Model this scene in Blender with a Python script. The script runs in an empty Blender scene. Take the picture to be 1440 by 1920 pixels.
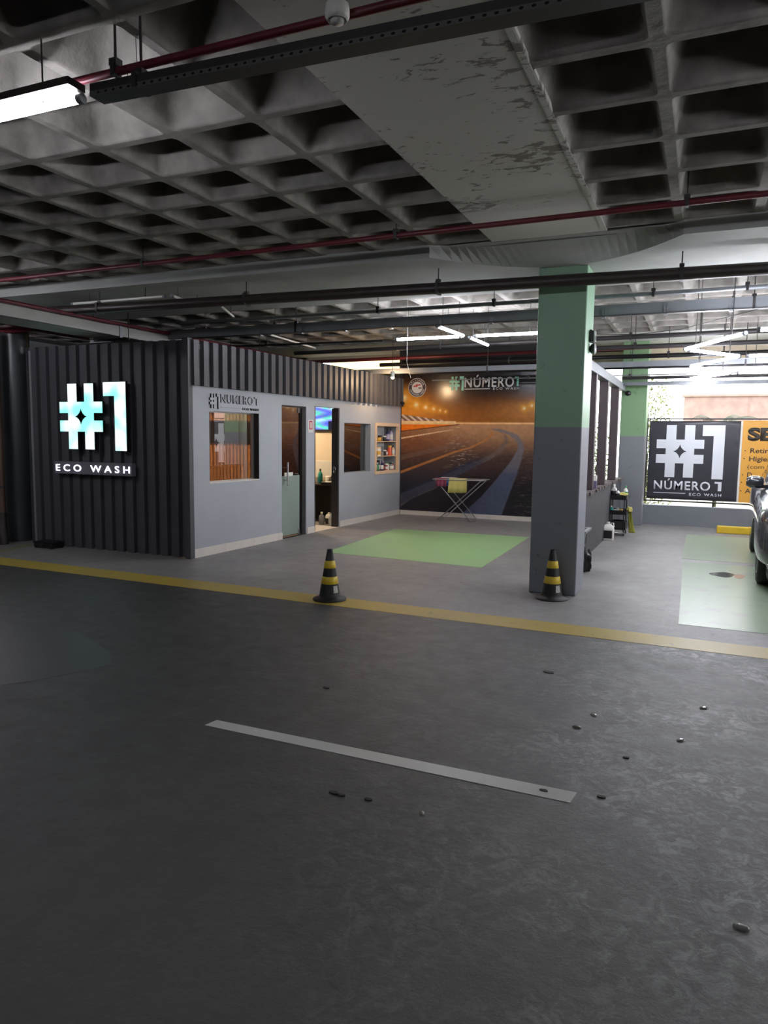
import bpy, bmesh, math, random
from mathutils import Vector, Matrix
import numpy as np

sc = bpy.context.scene
C = bpy.data.collections.new('place'); sc.collection.children.link(C)
PI = math.pi

# ---------------------------------------------------------------- camera
YAW, PITCH, ROLL = (math.radians(a) for a in (-23.646, -5.92, 0.715))
cam_d = bpy.data.cameras.new('camera'); cam = bpy.data.objects.new('camera', cam_d); C.objects.link(cam)
cam_d.sensor_fit = 'VERTICAL'; cam_d.sensor_height = 24.0; cam_d.lens = 1361.1 / 1920 * 24.0
cam_d.clip_start = .05; cam_d.clip_end = 300
fw = Vector((math.sin(YAW)*math.cos(PITCH), math.cos(YAW)*math.cos(PITCH), math.sin(PITCH)))
rt = Vector((math.cos(YAW), -math.sin(YAW), 0)); up = rt.cross(fw)
r2 = math.cos(ROLL)*rt + math.sin(ROLL)*up; u2 = -math.sin(ROLL)*rt + math.cos(ROLL)*up
m = Matrix((r2, u2, -fw)).transposed().to_4x4(); m.translation = Vector((0, 0, 1.55))
cam.matrix_world = m
sc.camera = cam

# ---------------------------------------------------------------- world, light, exposure
w = bpy.data.worlds.new('overcast_sky'); sc.world = w; w.use_nodes = True
bg = w.node_tree.nodes['Background']; bg.inputs[0].default_value = (.93, .97, 1, 1); bg.inputs[1].default_value = 6.5
sc.view_settings.view_transform = 'Standard'; sc.view_settings.look = 'None'
sc.view_settings.exposure = 0.0; sc.view_settings.gamma = 1; sc.view_settings.use_curve_mapping = False
sc.cycles.use_denoising = True; sc.cycles.max_bounces = 8; sc.cycles.diffuse_bounces = 4
sc.cycles.glossy_bounces = 4; sc.cycles.transparent_max_bounces = 12; sc.cycles.sample_clamp_indirect = 6
sc.cycles.caustics_reflective = False; sc.cycles.caustics_refractive = False
TUBE_E = 105.0      # strength of a burning LED tube
def light(name, kind, loc, energy, col, size=.1, rot=(0, 0, 0), sizey=None):
    d = bpy.data.lights.new(name, kind); d.energy = energy; d.color = col
    if kind == 'AREA':
        d.size = size
        if sizey: d.shape = 'RECTANGLE'; d.size_y = sizey
    elif kind != 'SUN': d.shadow_soft_size = size
    o = bpy.data.objects.new(name, d); C.objects.link(o); o.location = loc; o.rotation_euler = rot
    return o
# skylight portals in the real openings of the hall
for loc, rot, sx, sy in (((2.9, 14.62, 1.85), (PI/2, 0, 0), 7.8, 2.9), ((6.9, 9.5, 2.0), (PI/2, 0, PI/2*3), 9.0, 2.2)):
    p = light('daylight_portal', 'AREA', loc, 1, (1, 1, 1), sx, rot, sy); p.data.cycles.is_portal = True
    # a portal faces into the room
light('office_ceiling_light', 'AREA', (-7.0, 11.2, 2.30), 60, (1, .74, .45), .5)
light('reception_ceiling_light', 'AREA', (-7.2, 8.6, 2.30), 300, (1, .80, .58), .6)

# ---------------------------------------------------------------- colours and materials
def lin(h):
    h = h.lstrip('#'); v = [int(h[i:i+2], 16)/255 for i in (0, 2, 4)]
    return [(x/12.92 if x <= .04045 else ((x+.055)/1.055)**2.4) for x in v] + [1]
def mat(name, col, rough=.6, metal=0, noise=0, nscale=8, col2=None, bump=0, bscale=40, emit=None, estr=0, spec=None, alpha=None, coat=0, rvar=0):
    M = bpy.data.materials.new(name); M.use_nodes = True; nt = M.node_tree; b = nt.nodes['Principled BSDF']
    c = lin(col) if isinstance(col, str) else list(col)
    b.inputs['Base Color'].default_value = c; b.inputs['Roughness'].default_value = rough; b.inputs['Metallic'].default_value = metal
    if spec is not None: b.inputs['Specular IOR Level'].default_value = spec
    if coat: b.inputs['Coat Weight'].default_value = coat; b.inputs['Coat Roughness'].default_value = .05
    if alpha is not None: b.inputs['Alpha'].default_value = alpha
    if emit: b.inputs['Emission Color'].default_value = lin(emit) if isinstance(emit, str) else emit; b.inputs['Emission Strength'].default_value = estr
    tc = nt.nodes.new('ShaderNodeTexCoord')
    def nz(s, det=6):
        n = nt.nodes.new('ShaderNodeTexNoise'); n.inputs['Scale'].default_value = s; n.inputs['Detail'].default_value = det
        nt.links.new(tc.outputs['Object'], n.inputs['Vector']); return n
    if noise or col2:
        n = nz(nscale); mx = nt.nodes.new('ShaderNodeMix'); mx.data_type = 'RGBA'
        c2 = lin(col2) if col2 else [x*(1-noise) for x in c[:3]] + [1]
        mx.inputs[6].default_value = c; mx.inputs[7].default_value = c2
        mr = nt.nodes.new('ShaderNodeMapRange'); mr.inputs[1].default_value = .35; mr.inputs[2].default_value = .65
        nt.links.new(n.outputs[0], mr.inputs[0]); nt.links.new(mr.outputs[0], mx.inputs[0]); nt.links.new(mx.outputs[2], b.inputs['Base Color'])
    if rvar:
        n = nz(nscale*1.7, 4); mr = nt.nodes.new('ShaderNodeMapRange'); mr.inputs[1].default_value = .3; mr.inputs[2].default_value = .7
        mr.inputs[3].default_value = rough-rvar; mr.inputs[4].default_value = rough+rvar
        nt.links.new(n.outputs[0], mr.inputs[0]); nt.links.new(mr.outputs[0], b.inputs['Roughness'])
    if bump:
        n = nz(bscale); bp = nt.nodes.new('ShaderNodeBump'); bp.inputs['Strength'].default_value = bump; bp.inputs['Distance'].default_value = .01
        nt.links.new(n.outputs[0], bp.inputs['Height']); nt.links.new(bp.outputs[0], b.inputs['Normal'])
    return M
def emis(name, col, s, col2=None):
    M = bpy.data.materials.new(name); M.use_nodes = True; nt = M.node_tree; nt.nodes.clear()
    e = nt.nodes.new('ShaderNodeEmission'); e.inputs[0].default_value = lin(col); e.inputs[1].default_value = s
    if col2:
        tc = nt.nodes.new('ShaderNodeTexCoord'); n = nt.nodes.new('ShaderNodeTexNoise'); n.inputs['Scale'].default_value = 3.2; n.inputs['Detail'].default_value = 1
        mr = nt.nodes.new('ShaderNodeMapRange'); mr.inputs[1].default_value = .42; mr.inputs[2].default_value = .62; mx = nt.nodes.new('ShaderNodeMix'); mx.data_type = 'RGBA'
        mx.inputs[6].default_value = lin(col); mx.inputs[7].default_value = lin(col2); nt.links.new(tc.outputs['Object'], n.inputs['Vector']); nt.links.new(n.outputs[0], mr.inputs[0]); nt.links.new(mr.outputs[0], mx.inputs[0]); nt.links.new(mx.outputs[2], e.inputs[0])
    o = nt.nodes.new('ShaderNodeOutputMaterial'); nt.links.new(e.outputs[0], o.inputs[0]); return M
def glassm(name, tint, fac):
    M = bpy.data.materials.new(name); M.use_nodes = True; nt = M.node_tree; nt.nodes.clear()
    t = nt.nodes.new('ShaderNodeBsdfTransparent'); t.inputs[0].default_value = lin(tint)
    g = nt.nodes.new('ShaderNodeBsdfGlossy'); g.inputs['Roughness'].default_value = .015
    mx = nt.nodes.new('ShaderNodeMixShader'); mx.inputs[0].default_value = fac
    o = nt.nodes.new('ShaderNodeOutputMaterial')
    nt.links.new(t.outputs[0], mx.inputs[1]); nt.links.new(g.outputs[0], mx.inputs[2]); nt.links.new(mx.outputs[0], o.inputs[0]); return M
def hnode(nt, kind, **kw):
    n = nt.nodes.new(kind)
    for k, v in kw.items(): setattr(n, k, v)
    return n

def floor_material():
    M = bpy.data.materials.new('floor_paint'); M.use_nodes = True; nt = M.node_tree; b = nt.nodes['Principled BSDF']; L = nt.links.new
    tc = hnode(nt, 'ShaderNodeTexCoord'); sx = hnode(nt, 'ShaderNodeSeparateXYZ'); L(tc.outputs['Object'], sx.inputs[0])
    def noise(s, d=6, r=.55, dist=0):
        n = hnode(nt, 'ShaderNodeTexNoise'); n.inputs['Scale'].default_value = s; n.inputs['Detail'].default_value = d
        n.inputs['Roughness'].default_value = r; n.inputs['Distortion'].default_value = dist; L(tc.outputs['Object'], n.inputs['Vector']); return n.outputs[0]
    def mr(i, a, b_, c=0, d=1, smooth=False):
        n = hnode(nt, 'ShaderNodeMapRange'); L(i, n.inputs[0])
        if smooth: n.interpolation_type = 'SMOOTHSTEP'
        for k, v in zip((1, 2, 3, 4), (a, b_, c, d)): n.inputs[k].default_value = v
        return n.outputs[0]
    def mth(op, a, b_):
        n = hnode(nt, 'ShaderNodeMath', operation=op)
        for i, v in enumerate((a, b_)):
            if isinstance(v, (int, float)): n.inputs[i].default_value = v
            else: L(v, n.inputs[i])
        return n.outputs[0]
    def mix(f, a, b_):
        n = hnode(nt, 'ShaderNodeMix', data_type='RGBA')
        for i, v in ((0, f), (6, a), (7, b_)):
            if isinstance(v, (int, float)): n.inputs[i].default_value = v
            elif isinstance(v, list): n.inputs[i].default_value = v
            else: L(v, n.inputs[i])
        return n.outputs[2]
    zone = mr(sx.outputs[1], 5.93, 5.96)                    # the bay side of the yellow line is a paler coat
    drive = mix(mr(noise(.9), .35, .65), lin('#403e3b'), lin('#343332'))
    bay = mix(mr(noise(.8), .35, .65), lin('#8d8a88'), lin('#7b7877'))
    col = mix(zone, drive, bay)
    # worn, scuffed concrete towards the right of the drive lane
    wear = mth('MULTIPLY', mr(sx.outputs[0], -1.9, .4, 0, 1, True), mr(noise(11, 12, .75, 1.2), .47, .60))
    wear = mth('MULTIPLY', wear, mr(noise(1.1, 4), .38, .6))
    col = mix(mth('MULTIPLY', wear, .55), col, lin('#8b8a88'))
    dark = mth('MULTIPLY', mr(noise(9, 10, .75, .8), .58, .68), .5)
    col = mix(dark, col, lin('#2c2b2b'))
    L(col, b.inputs['Base Color'])
    rg = mr(noise(6, 10, .7), .3, .7, .36, .54)
    rg = mth('SUBTRACT', rg, mth('MULTIPLY', wear, .10)); L(rg, b.inputs['Roughness'])
    bp = hnode(nt, 'ShaderNodeBump'); bp.inputs['Strength'].default_value = .8; bp.inputs['Distance'].default_value = .006
    L(noise(22, 12, .75), bp.inputs['Height']); L(bp.outputs[0], b.inputs['Normal'])
    return M
def peel_material(name, base, worn, y0, y1, thr=.52):
    M = bpy.data.materials.new(name); M.use_nodes = True; nt = M.node_tree; b = nt.nodes['Principled BSDF']; L = nt.links.new
    tc = hnode(nt, 'ShaderNodeTexCoord'); sx = hnode(nt, 'ShaderNodeSeparateXYZ'); L(tc.outputs['Object'], sx.inputs[0])
    n1 = hnode(nt, 'ShaderNodeTexNoise'); n1.inputs['Scale'].default_value = 9; n1.inputs['Detail'].default_value = 10; n1.inputs['Roughness'].default_value = .7; n1.inputs['Distortion'].default_value = .8
    mp = hnode(nt, 'ShaderNodeMapping'); mp.inputs['Scale'].default_value = (.75, 1.6, 1); L(tc.outputs['Object'], mp.inputs[0]); L(mp.outputs[0], n1.inputs['Vector'])
    m1 = hnode(nt, 'ShaderNodeMapRange'); m1.inputs[1].default_value = thr; m1.inputs[2].default_value = thr+.02; L(n1.outputs[0], m1.inputs[0])
    n2 = hnode(nt, 'ShaderNodeTexNoise'); n2.inputs['Scale'].default_value = .9; L(tc.outputs['Object'], n2.inputs['Vector'])
    m2 = hnode(nt, 'ShaderNodeMapRange'); m2.inputs[1].default_value = .36; m2.inputs[2].default_value = .62; L(n2.outputs[0], m2.inputs[0])
    m3 = hnode(nt, 'ShaderNodeMapRange'); m3.inputs[1].default_value = y1+.05; m3.inputs[2].default_value = y1; L(sx.outputs[1], m3.inputs[0])
    ad = hnode(nt, 'ShaderNodeMath', operation='MULTIPLY_ADD'); L(m2.outputs[0], ad.inputs[0]); ad.inputs[1].default_value = .17; L(n1.outputs[0], ad.inputs[2]); L(ad.outputs[0], m1.inputs[0]); mm = hnode(nt, 'ShaderNodeMath', operation='MULTIPLY'); L(m1.outputs[0], mm.inputs[0]); mm.inputs[1].default_value = .85
    mm2 = hnode(nt, 'ShaderNodeMath', operation='MULTIPLY'); L(mm.outputs[0], mm2.inputs[0]); L(m3.outputs[0], mm2.inputs[1])
    mx = hnode(nt, 'ShaderNodeMix', data_type='RGBA'); L(mm2.outputs[0], mx.inputs[0]); mx.inputs[6].default_value = lin(base); mx.inputs[7].default_value = lin(worn)
    L(mx.outputs[2], b.inputs['Base Color']); b.inputs['Roughness'].default_value = .8
    bp = hnode(nt, 'ShaderNodeBump'); bp.inputs['Strength'].default_value = .5; bp.inputs['Distance'].default_value = .01; L(mm2.outputs[0], bp.inputs['Height']); L(bp.outputs[0], b.inputs['Normal'])
    return M
def twotone(name, z, lo, hi, rough=.42):
    M = bpy.data.materials.new(name); M.use_nodes = True; nt = M.node_tree; b = nt.nodes['Principled BSDF']; L = nt.links.new
    tc = hnode(nt, 'ShaderNodeTexCoord'); sx = hnode(nt, 'ShaderNodeSeparateXYZ'); L(tc.outputs['Object'], sx.inputs[0])
    mr = hnode(nt, 'ShaderNodeMapRange'); mr.inputs[1].default_value = z-.003; mr.inputs[2].default_value = z+.003; L(sx.outputs[2], mr.inputs[0])
    mx = hnode(nt, 'ShaderNodeMix', data_type='RGBA'); L(mr.outputs[0], mx.inputs[0]); mx.inputs[6].default_value = lin(lo); mx.inputs[7].default_value = lin(hi)
    n = hnode(nt, 'ShaderNodeTexNoise'); n.inputs['Scale'].default_value = 9; n.inputs['Detail'].default_value = 8; L(tc.outputs['Object'], n.inputs['Vector'])
    m2 = hnode(nt, 'ShaderNodeMapRange'); m2.inputs[1].default_value = .66; m2.inputs[2].default_value = .72; m2.inputs[4].default_value = .45; L(n.outputs[0], m2.inputs[0])
    mx2 = hnode(nt, 'ShaderNodeMix', data_type='RGBA'); L(m2.outputs[0], mx2.inputs[0]); L(mx.outputs[2], mx2.inputs[6]); mx2.inputs[7].default_value = lin('#3c4541')
    L(mx2.outputs[2], b.inputs['Base Color']); b.inputs['Roughness'].default_value = rough
    bp = hnode(nt, 'ShaderNodeBump'); bp.inputs['Strength'].default_value = .25; bp.inputs['Distance'].default_value = .006; L(n.outputs[0], bp.inputs['Height']); L(bp.outputs[0], b.inputs['Normal'])
    return M
def paint_mark(name, col, thr=.60, rough=.45, worn='#6d6a66', amt=.8, s=9):
    M = bpy.data.materials.new(name); M.use_nodes = True; nt = M.node_tree; b = nt.nodes['Principled BSDF']; L = nt.links.new
    tc = hnode(nt, 'ShaderNodeTexCoord'); n = hnode(nt, 'ShaderNodeTexNoise'); n.inputs['Scale'].default_value = s; n.inputs['Detail'].default_value = 10; n.inputs['Roughness'].default_value = .7
    L(tc.outputs['Object'], n.inputs['Vector'])
    mr = hnode(nt, 'ShaderNodeMapRange'); mr.inputs[1].default_value = thr; mr.inputs[2].default_value = thr+.06; mr.inputs[4].default_value = amt; L(n.outputs[0], mr.inputs[0])
    mx = hnode(nt, 'ShaderNodeMix', data_type='RGBA'); L(mr.outputs[0], mx.inputs[0]); mx.inputs[6].default_value = lin(col); mx.inputs[7].default_value = lin(worn)
    n3 = hnode(nt, 'ShaderNodeTexNoise'); n3.inputs['Scale'].default_value = 1.3; n3.inputs['Detail'].default_value = 4; L(tc.outputs['Object'], n3.inputs['Vector'])
    m4 = hnode(nt, 'ShaderNodeMapRange'); m4.inputs[1].default_value = .35; m4.inputs[2].default_value = .7; m4.inputs[4].default_value = .28; L(n3.outputs[0], m4.inputs[0])
    mx3 = hnode(nt, 'ShaderNodeMix', data_type='RGBA'); L(m4.outputs[0], mx3.inputs[0]); L(mx.outputs[2], mx3.inputs[6]); mx3.inputs[7].default_value = lin(worn)
    L(mx3.outputs[2], b.inputs['Base Color']); b.inputs['Roughness'].default_value = rough
    return M
def vcol_material(name, rough, bump=0, coat=0):
    M = bpy.data.materials.new(name); M.use_nodes = True; nt = M.node_tree; b = nt.nodes['Principled BSDF']
    a = nt.nodes.new('ShaderNodeVertexColor'); a.layer_name = 'Col'; nt.links.new(a.outputs[0], b.inputs['Base Color']); b.inputs['Roughness'].default_value = rough
    if bump:
        tc = nt.nodes.new('ShaderNodeTexCoord'); n = nt.nodes.new('ShaderNodeTexNoise'); n.inputs['Scale'].default_value = 1.6; n.inputs['Detail'].default_value = 2
        bp = nt.nodes.new('ShaderNodeBump'); bp.inputs['Strength'].default_value = bump; bp.inputs['Distance'].default_value = .02
        nt.links.new(tc.outputs['Object'], n.inputs['Vector']); nt.links.new(n.outputs[0], bp.inputs['Height']); nt.links.new(bp.outputs[0], b.inputs['Normal'])
    return M

MT = dict(
    concrete=mat('waffle_concrete', '#8c8780', .85, noise=.42, nscale=5, bump=.9, bscale=16),
    band=mat('painted_concrete', '#a5a6a1', .8, noise=.15, nscale=2, bump=.25, bscale=10),
    beam=peel_material('peeling_paint', '#b5b2aa', '#665d52', 0, 5.6, .645),
    floor=floor_material(),
    wall=mat('grey_drywall_paint', '#a8abb1', .55, noise=.06, nscale=2, bump=.08, bscale=30),
    clad=mat('black_cladding', '#4f4f55', .5, noise=.1, nscale=4),
    dark=mat('dark_wall', '#2b2c2f', .7, noise=.2, nscale=3),
    plaster=mat('grey_plaster', '#8b8c8e', .8, noise=.1, nscale=2),
    white=mat('white_paint', '#d9d6d0', .5, noise=.06),
    base=mat('white_tile', '#dcd4ca', .35, noise=.05),
    black=mat('black_plastic', '#151517', .4), rubber=mat('black_rubber', '#1b1b1d', .6, noise=.2, nscale=20),
    steel=mat('galvanised_steel', '#8d9095', .45, .6, noise=.15, nscale=6), dsteel=mat('dark_steel', '#3a3637', .5, .3, noise=.2, nscale=8),
    greysteel=mat('grey_painted_steel', '#7d8085', .5, .1, noise=.12, nscale=5),
    chrome=mat('brushed_chrome', '#c4c4c4', .25, 1), alu=mat('aluminium', '#b8b8ba', .35, .9),
    brown=mat('brown_pipe', '#3a302d', .45, noise=.25, nscale=8), red=mat('red_pipe_paint', '#6d2530', .45, noise=.25, nscale=9),
    yellow=mat('yellow_plastic', '#e0bd2c', .45, noise=.08, nscale=20),
    cream=mat('cream_wood', '#e6c7a4', .5, noise=.06, nscale=10), sl=mat('shelf_back', '#c9c8c8', .6),
    wood=mat('wood_slat', '#cf9f69', .45, noise=.2, nscale=6), tube=emis('tube_glow', '#f2f4ff', TUBE_E),
    ytape=mat('yellow_band', '#dfc03a', .35, noise=.1, nscale=15), orange=mat('orange_banner', '#dca040', .4, noise=.04),
    glass=glassm('tinted_glass', '#b9aa98', .42), darkglass=glassm('dark_glass', '#7d6a55', .38),
    frost=mat('frosted_film', '#8d9990', .28, noise=.08, nscale=2),
    mintglow=emis('mint_sign_glow', '#8ffff2', 1.35, '#f2ffff'), whiteglow=emis('white_letter_glow', '#e9ecff', 3.0),
    bluewhite=mat('pale_vinyl', '#d9dbe2', .4), banner=mat('black_vinyl', '#2f2e36', .35, bump=.4, bscale=4),
    mint=mat('mint_vinyl', '#8fd6c6', .4), leaf=mat('leaf', '#56682c', .5, noise=.4, nscale=3), palm=mat('palm_leaf', '#3a4426', .5, noise=.3, nscale=5),
    pink=mat('pink_stucco', '#9d857c', .8, noise=.25, nscale=5), ground=mat('outside_ground', '#b9b3a6', .9, noise=.2, nscale=2),
    carpaint=mat('grey_car_paint', '#4a4b50', .25, .5, coat=1), carglass=mat('car_glass', '#101214', .05), rim=mat('alloy_rim', '#b7babd', .25, .9),
    tyre=mat('tyre', '#151515', .7), lens=mat('headlight_lens', '#cfd3d8', .1, coat=1), mint2=mat('teal_plastic', '#2f9a92', .3),
    milky=mat('milky_plastic', '#e6e4dc', .35), purple=mat('purple_liquid', '#6a6480', .3), bag=mat('black_bag', '#141416', .28, bump=1, bscale=14),
    greyp=mat('grey_plastic', '#8d9092', .45), cloth=mat('yellow_cloth', '#cfc372', .9, bump=.5, bscale=60), magenta=mat('magenta_cloth', '#8a3f56', .9, bump=.5, bscale=60),
    blue=mat('blue_cloth', '#4a6a9a', .9), ledge=mat('worn_ledge', '#6c6260', .7, noise=.5, nscale=14, bump=.6, bscale=20),
    charcoal=mat('charcoal_paint', '#4b4c52', .6, noise=.25, nscale=3, bump=.2, bscale=8), desk=mat('dark_brown_board', '#2f2622', .5),
)

# ---------------------------------------------------------------- mesh helpers
class MB:
    def __init__(s): s.v = []; s.f = []; s.sm = []
    def add(s, vs, fs, smooth=False):
        o = len(s.v); s.v += [tuple(v) for v in vs]; s.f += [tuple(i+o for i in f) for f in fs]; s.sm += [smooth]*len(fs); return s
    def box(s, x0, x1, y0, y1, z0, z1, mtx=None):
        vs = [Vector((x, y, z)) for z in (z0, z1) for y in (y0, y1) for x in (x0, x1)]
        if mtx: vs = [mtx @ v for v in vs]
        return s.add(vs, [(0, 2, 3, 1), (4, 5, 7, 6), (0, 1, 5, 4), (1, 3, 7, 5), (3, 2, 6, 7), (2, 0, 4, 6)])
    def tube(s, pts, r, n=10, caps=True, smooth=True):
        pts = [Vector(p) for p in pts]; rs = r if isinstance(r, (list, tuple)) else [r]*len(pts)
        vs = []; prev = None
        for i, p in enumerate(pts):
            a = pts[max(i-1, 0)]; b = pts[min(i+1, len(pts)-1)]; t = (b-a).normalized()
            if prev is None: prev = t.orthogonal().normalized()
            x = (prev - t*prev.dot(t)); x = x.normalized() if x.length > 1e-6 else t.orthogonal().normalized(); prev = x; y = t.cross(x)
            for k in range(n):
                q = 2*PI*k/n; vs.append(p + (x*math.cos(q)+y*math.sin(q))*rs[i])
        fs = [(i*n+k, i*n+(k+1) % n, (i+1)*n+(k+1) % n, (i+1)*n+k) for i in range(len(pts)-1) for k in range(n)]
        s.add(vs, fs, smooth)
        if caps: s.add(vs[:n], [tuple(reversed(range(n)))]); s.add(vs[-n:], [tuple(range(n))])
        return s
    def lathe(s, prof, n=20, c=(0, 0, 0), mtx=None, smooth=True):
        vs = []
        for r, z in prof:
            for k in range(n):
                q = 2*PI*k/n; v = Vector((c[0]+r*math.cos(q), c[1]+r*math.sin(q), c[2]+z)); vs.append(mtx @ v if mtx else v)
        fs = [(i*n+k, i*n+(k+1) % n, (i+1)*n+(k+1) % n, (i+1)*n+k) for i in range(len(prof)-1) for k in range(n)]
        s.add(vs, fs, smooth)
        s.add(vs[:n], [tuple(reversed(range(n)))]); s.add(vs[-n:], [tuple(range(n))]); return s
    def ring(s, loop_a, loop_b, smooth=False):
        n = len(loop_a); return s.add(list(loop_a)+list(loop_b), [(k, (k+1) % n, n+(k+1) % n, n+k) for k in range(n)], smooth)
    def quad(s, a, b, c, d): return s.add([a, b, c, d], [(0, 1, 2, 3)])
    def mesh(s, name):
        me = bpy.data.meshes.new(name); me.from_pydata([tuple(v) for v in s.v], [], s.f); me.polygons.foreach_set('use_smooth', s.sm); me.update(); return me
def prop(o, label=None, cat=None, group=None, kind=None):
    if label: o['label'] = label
    if cat: o['category'] = cat
    if group: o['group'] = group
    if kind: o['kind'] = kind
    return o
def obj(name, mb, m, parent=None, bevel=0, label=None, cat=None, group=None, kind=None, loc=None, rotz=0, sub=0):
    me = mb if isinstance(mb, bpy.types.Mesh) else mb.mesh(name)
    o = bpy.data.objects.new(name, me); C.objects.link(o); o.data.materials.append(MT[m] if isinstance(m, str) else m)
    if parent: o.parent = parent
    if loc: o.location = loc; o.rotation_euler = (0, 0, rotz)
    if bevel:
        b = o.modifiers.new('bevel', 'BEVEL'); b.width = bevel; b.segments = 2; b.limit_method = 'ANGLE'
    if sub: s = o.modifiers.new('sub', 'SUBSURF'); s.levels = s.render_levels = sub
    return prop(o, label, cat, group, kind)
def thing(name, label, cat, loc=(0, 0, 0), rotz=0, group=None, kind=None):
    o = bpy.data.objects.new(name, None); C.objects.link(o); o.location = loc; o.rotation_euler = (0, 0, rotz); o.empty_display_size = .1
    return prop(o, label, cat, group, kind)
def struct(name, mb=None, m=None, loc=(0, 0, 0), rotz=0):
    if mb is None: o = thing(name, None, None, loc, rotz)
    else: o = obj(name, mb, m, loc=loc, rotz=rotz)
    o['kind'] = 'structure'; return o
def dup(root, loc, label, rotz=None, group=None):
    r = root.copy(); C.objects.link(r); r.location = loc; r['label'] = label
    if rotz is not None: r.rotation_euler = (0, 0, rotz)
    if group: r['group'] = group
    for ch in list(root.children):
        c = ch.copy(); C.objects.link(c); c.parent = r
        for g in list(ch.children):
            d = g.copy(); C.objects.link(d); d.parent = c
    return r
def curve_mesh(splines, extrude):
    cu = bpy.data.curves.new('outline', 'CURVE'); cu.dimensions = '2D'; cu.fill_mode = 'BOTH'; cu.extrude = extrude
    for pts in splines:
        sp = cu.splines.new('POLY'); sp.points.add(len(pts)-1)
        for i, p in enumerate(pts): sp.points[i].co = (p[0], p[1], 0, 1)
        sp.use_cyclic_u = True
    o = bpy.data.objects.new('outline', cu); me = bpy.data.meshes.new_from_object(o); bpy.data.objects.remove(o); bpy.data.curves.remove(cu); return me
def text_mesh(body, w=None, h=None, x=0, z=0, extrude=.002, bold=.02, spacing=1.0, lines=None):
    cu = bpy.data.curves.new('text', 'FONT'); cu.body = body; cu.size = 1; cu.offset = bold; cu.space_character = spacing; cu.resolution_u = 4
    o = bpy.data.objects.new('text', cu); me = bpy.data.meshes.new_from_object(o); bpy.data.objects.remove(o); bpy.data.curves.remove(cu)
    co = np.array([v.co for v in me.vertices]); mn = co.min(0); mx = co.max(0)
    sy = h/(mx[1]-mn[1]); sx = (w/(mx[0]-mn[0])) if w else sy
    for v in me.vertices: v.co = ((v.co.x-mn[0])*sx+x, (v.co.y-mn[1])*sy+z, 0)
    # give thickness
    if extrude:
        bm = bmesh.new(); bm.from_mesh(me); bmesh.ops.remove_doubles(bm, verts=bm.verts, dist=1e-5)
        r = bmesh.ops.extrude_face_region(bm, geom=bm.faces[:]); 
        for g in r['geom']:
            if isinstance(g, bmesh.types.BMVert): g.co.z += extrude
        bm.to_mesh(me); bm.free()
    return me
def map_front(me, y=0):        # flat drawing -> wall that faces -Y
    for v in me.vertices: v.co = (v.co.x, y-v.co.z, v.co.y)
    me.update(); return me
def map_side(me, x=0):         # flat drawing -> wall that faces +X (reads along +Y)
    for v in me.vertices: v.co = (x+v.co.z, v.co.x, v.co.y)
    me.update(); return me
def hash_outline(x, z, w, h):
    a0, a1, b0, b1 = .20, .41, .59, .80; c0, c1, d0, d1 = .27, .44, .555, .725
    P = [(a0, 0), (a1, 0), (a1, c0), (b0, c0), (b0, 0), (b1, 0), (b1, c0), (1, c0), (1, c1), (b1, c1), (b1, d0), (1, d0), (1, d1), (b1, d1), (b1, 1), (b0, 1), (b0, d1), (a1, d1), (a1, 1), (a0, 1), (a0, d1), (0, d1), (0, d0), (a0, d0), (a0, c1), (0, c1), (0, c0), (a0, c0)]
    out = [(x+p*w, z+q*h) for p, q in P]
    star = []
    for k in range(4):
        a = PI/2*k; r = .145
        t = (math.cos(a), math.sin(a)); star.append((t[0]*r*w, t[1]*r*h*.95))
        for j in (1, 2, 3):
            q = j/4; n = (math.cos(a+PI/2), math.sin(a+PI/2))
            s = (1-q)**1.55; e = q**1.55
            star.append(((t[0]*s+n[0]*e)*r*w, (t[1]*s+n[1]*e)*r*h*.95))
    return [out, [(x+.5*w+p, z+.5*h+q) for p, q in star]]
def one_outline(x, z, w, h): return [[(x+.50*w, z), (x+w, z), (x+w, z+h), (x, z+h), (x, z+.80*h), (x+.50*w, z+.80*h)]]
def hash_mesh(x, z, w, h, e): 
    me = curve_mesh(hash_outline(x, z, w, h), e/2)
    for v in me.vertices: v.co.z += e/2
    return me
def one_mesh(x, z, w, h, e):
    me = curve_mesh(one_outline(x, z, w, h), e/2)
    for v in me.vertices: v.co.z += e/2
    return me

# ================================================================ STRUCTURE
ZC = 3.30
mb = MB(); mb.box(-12, 7, -4, 14.7, -.1, 0); struct('floor', mb, 'floor')
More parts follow.
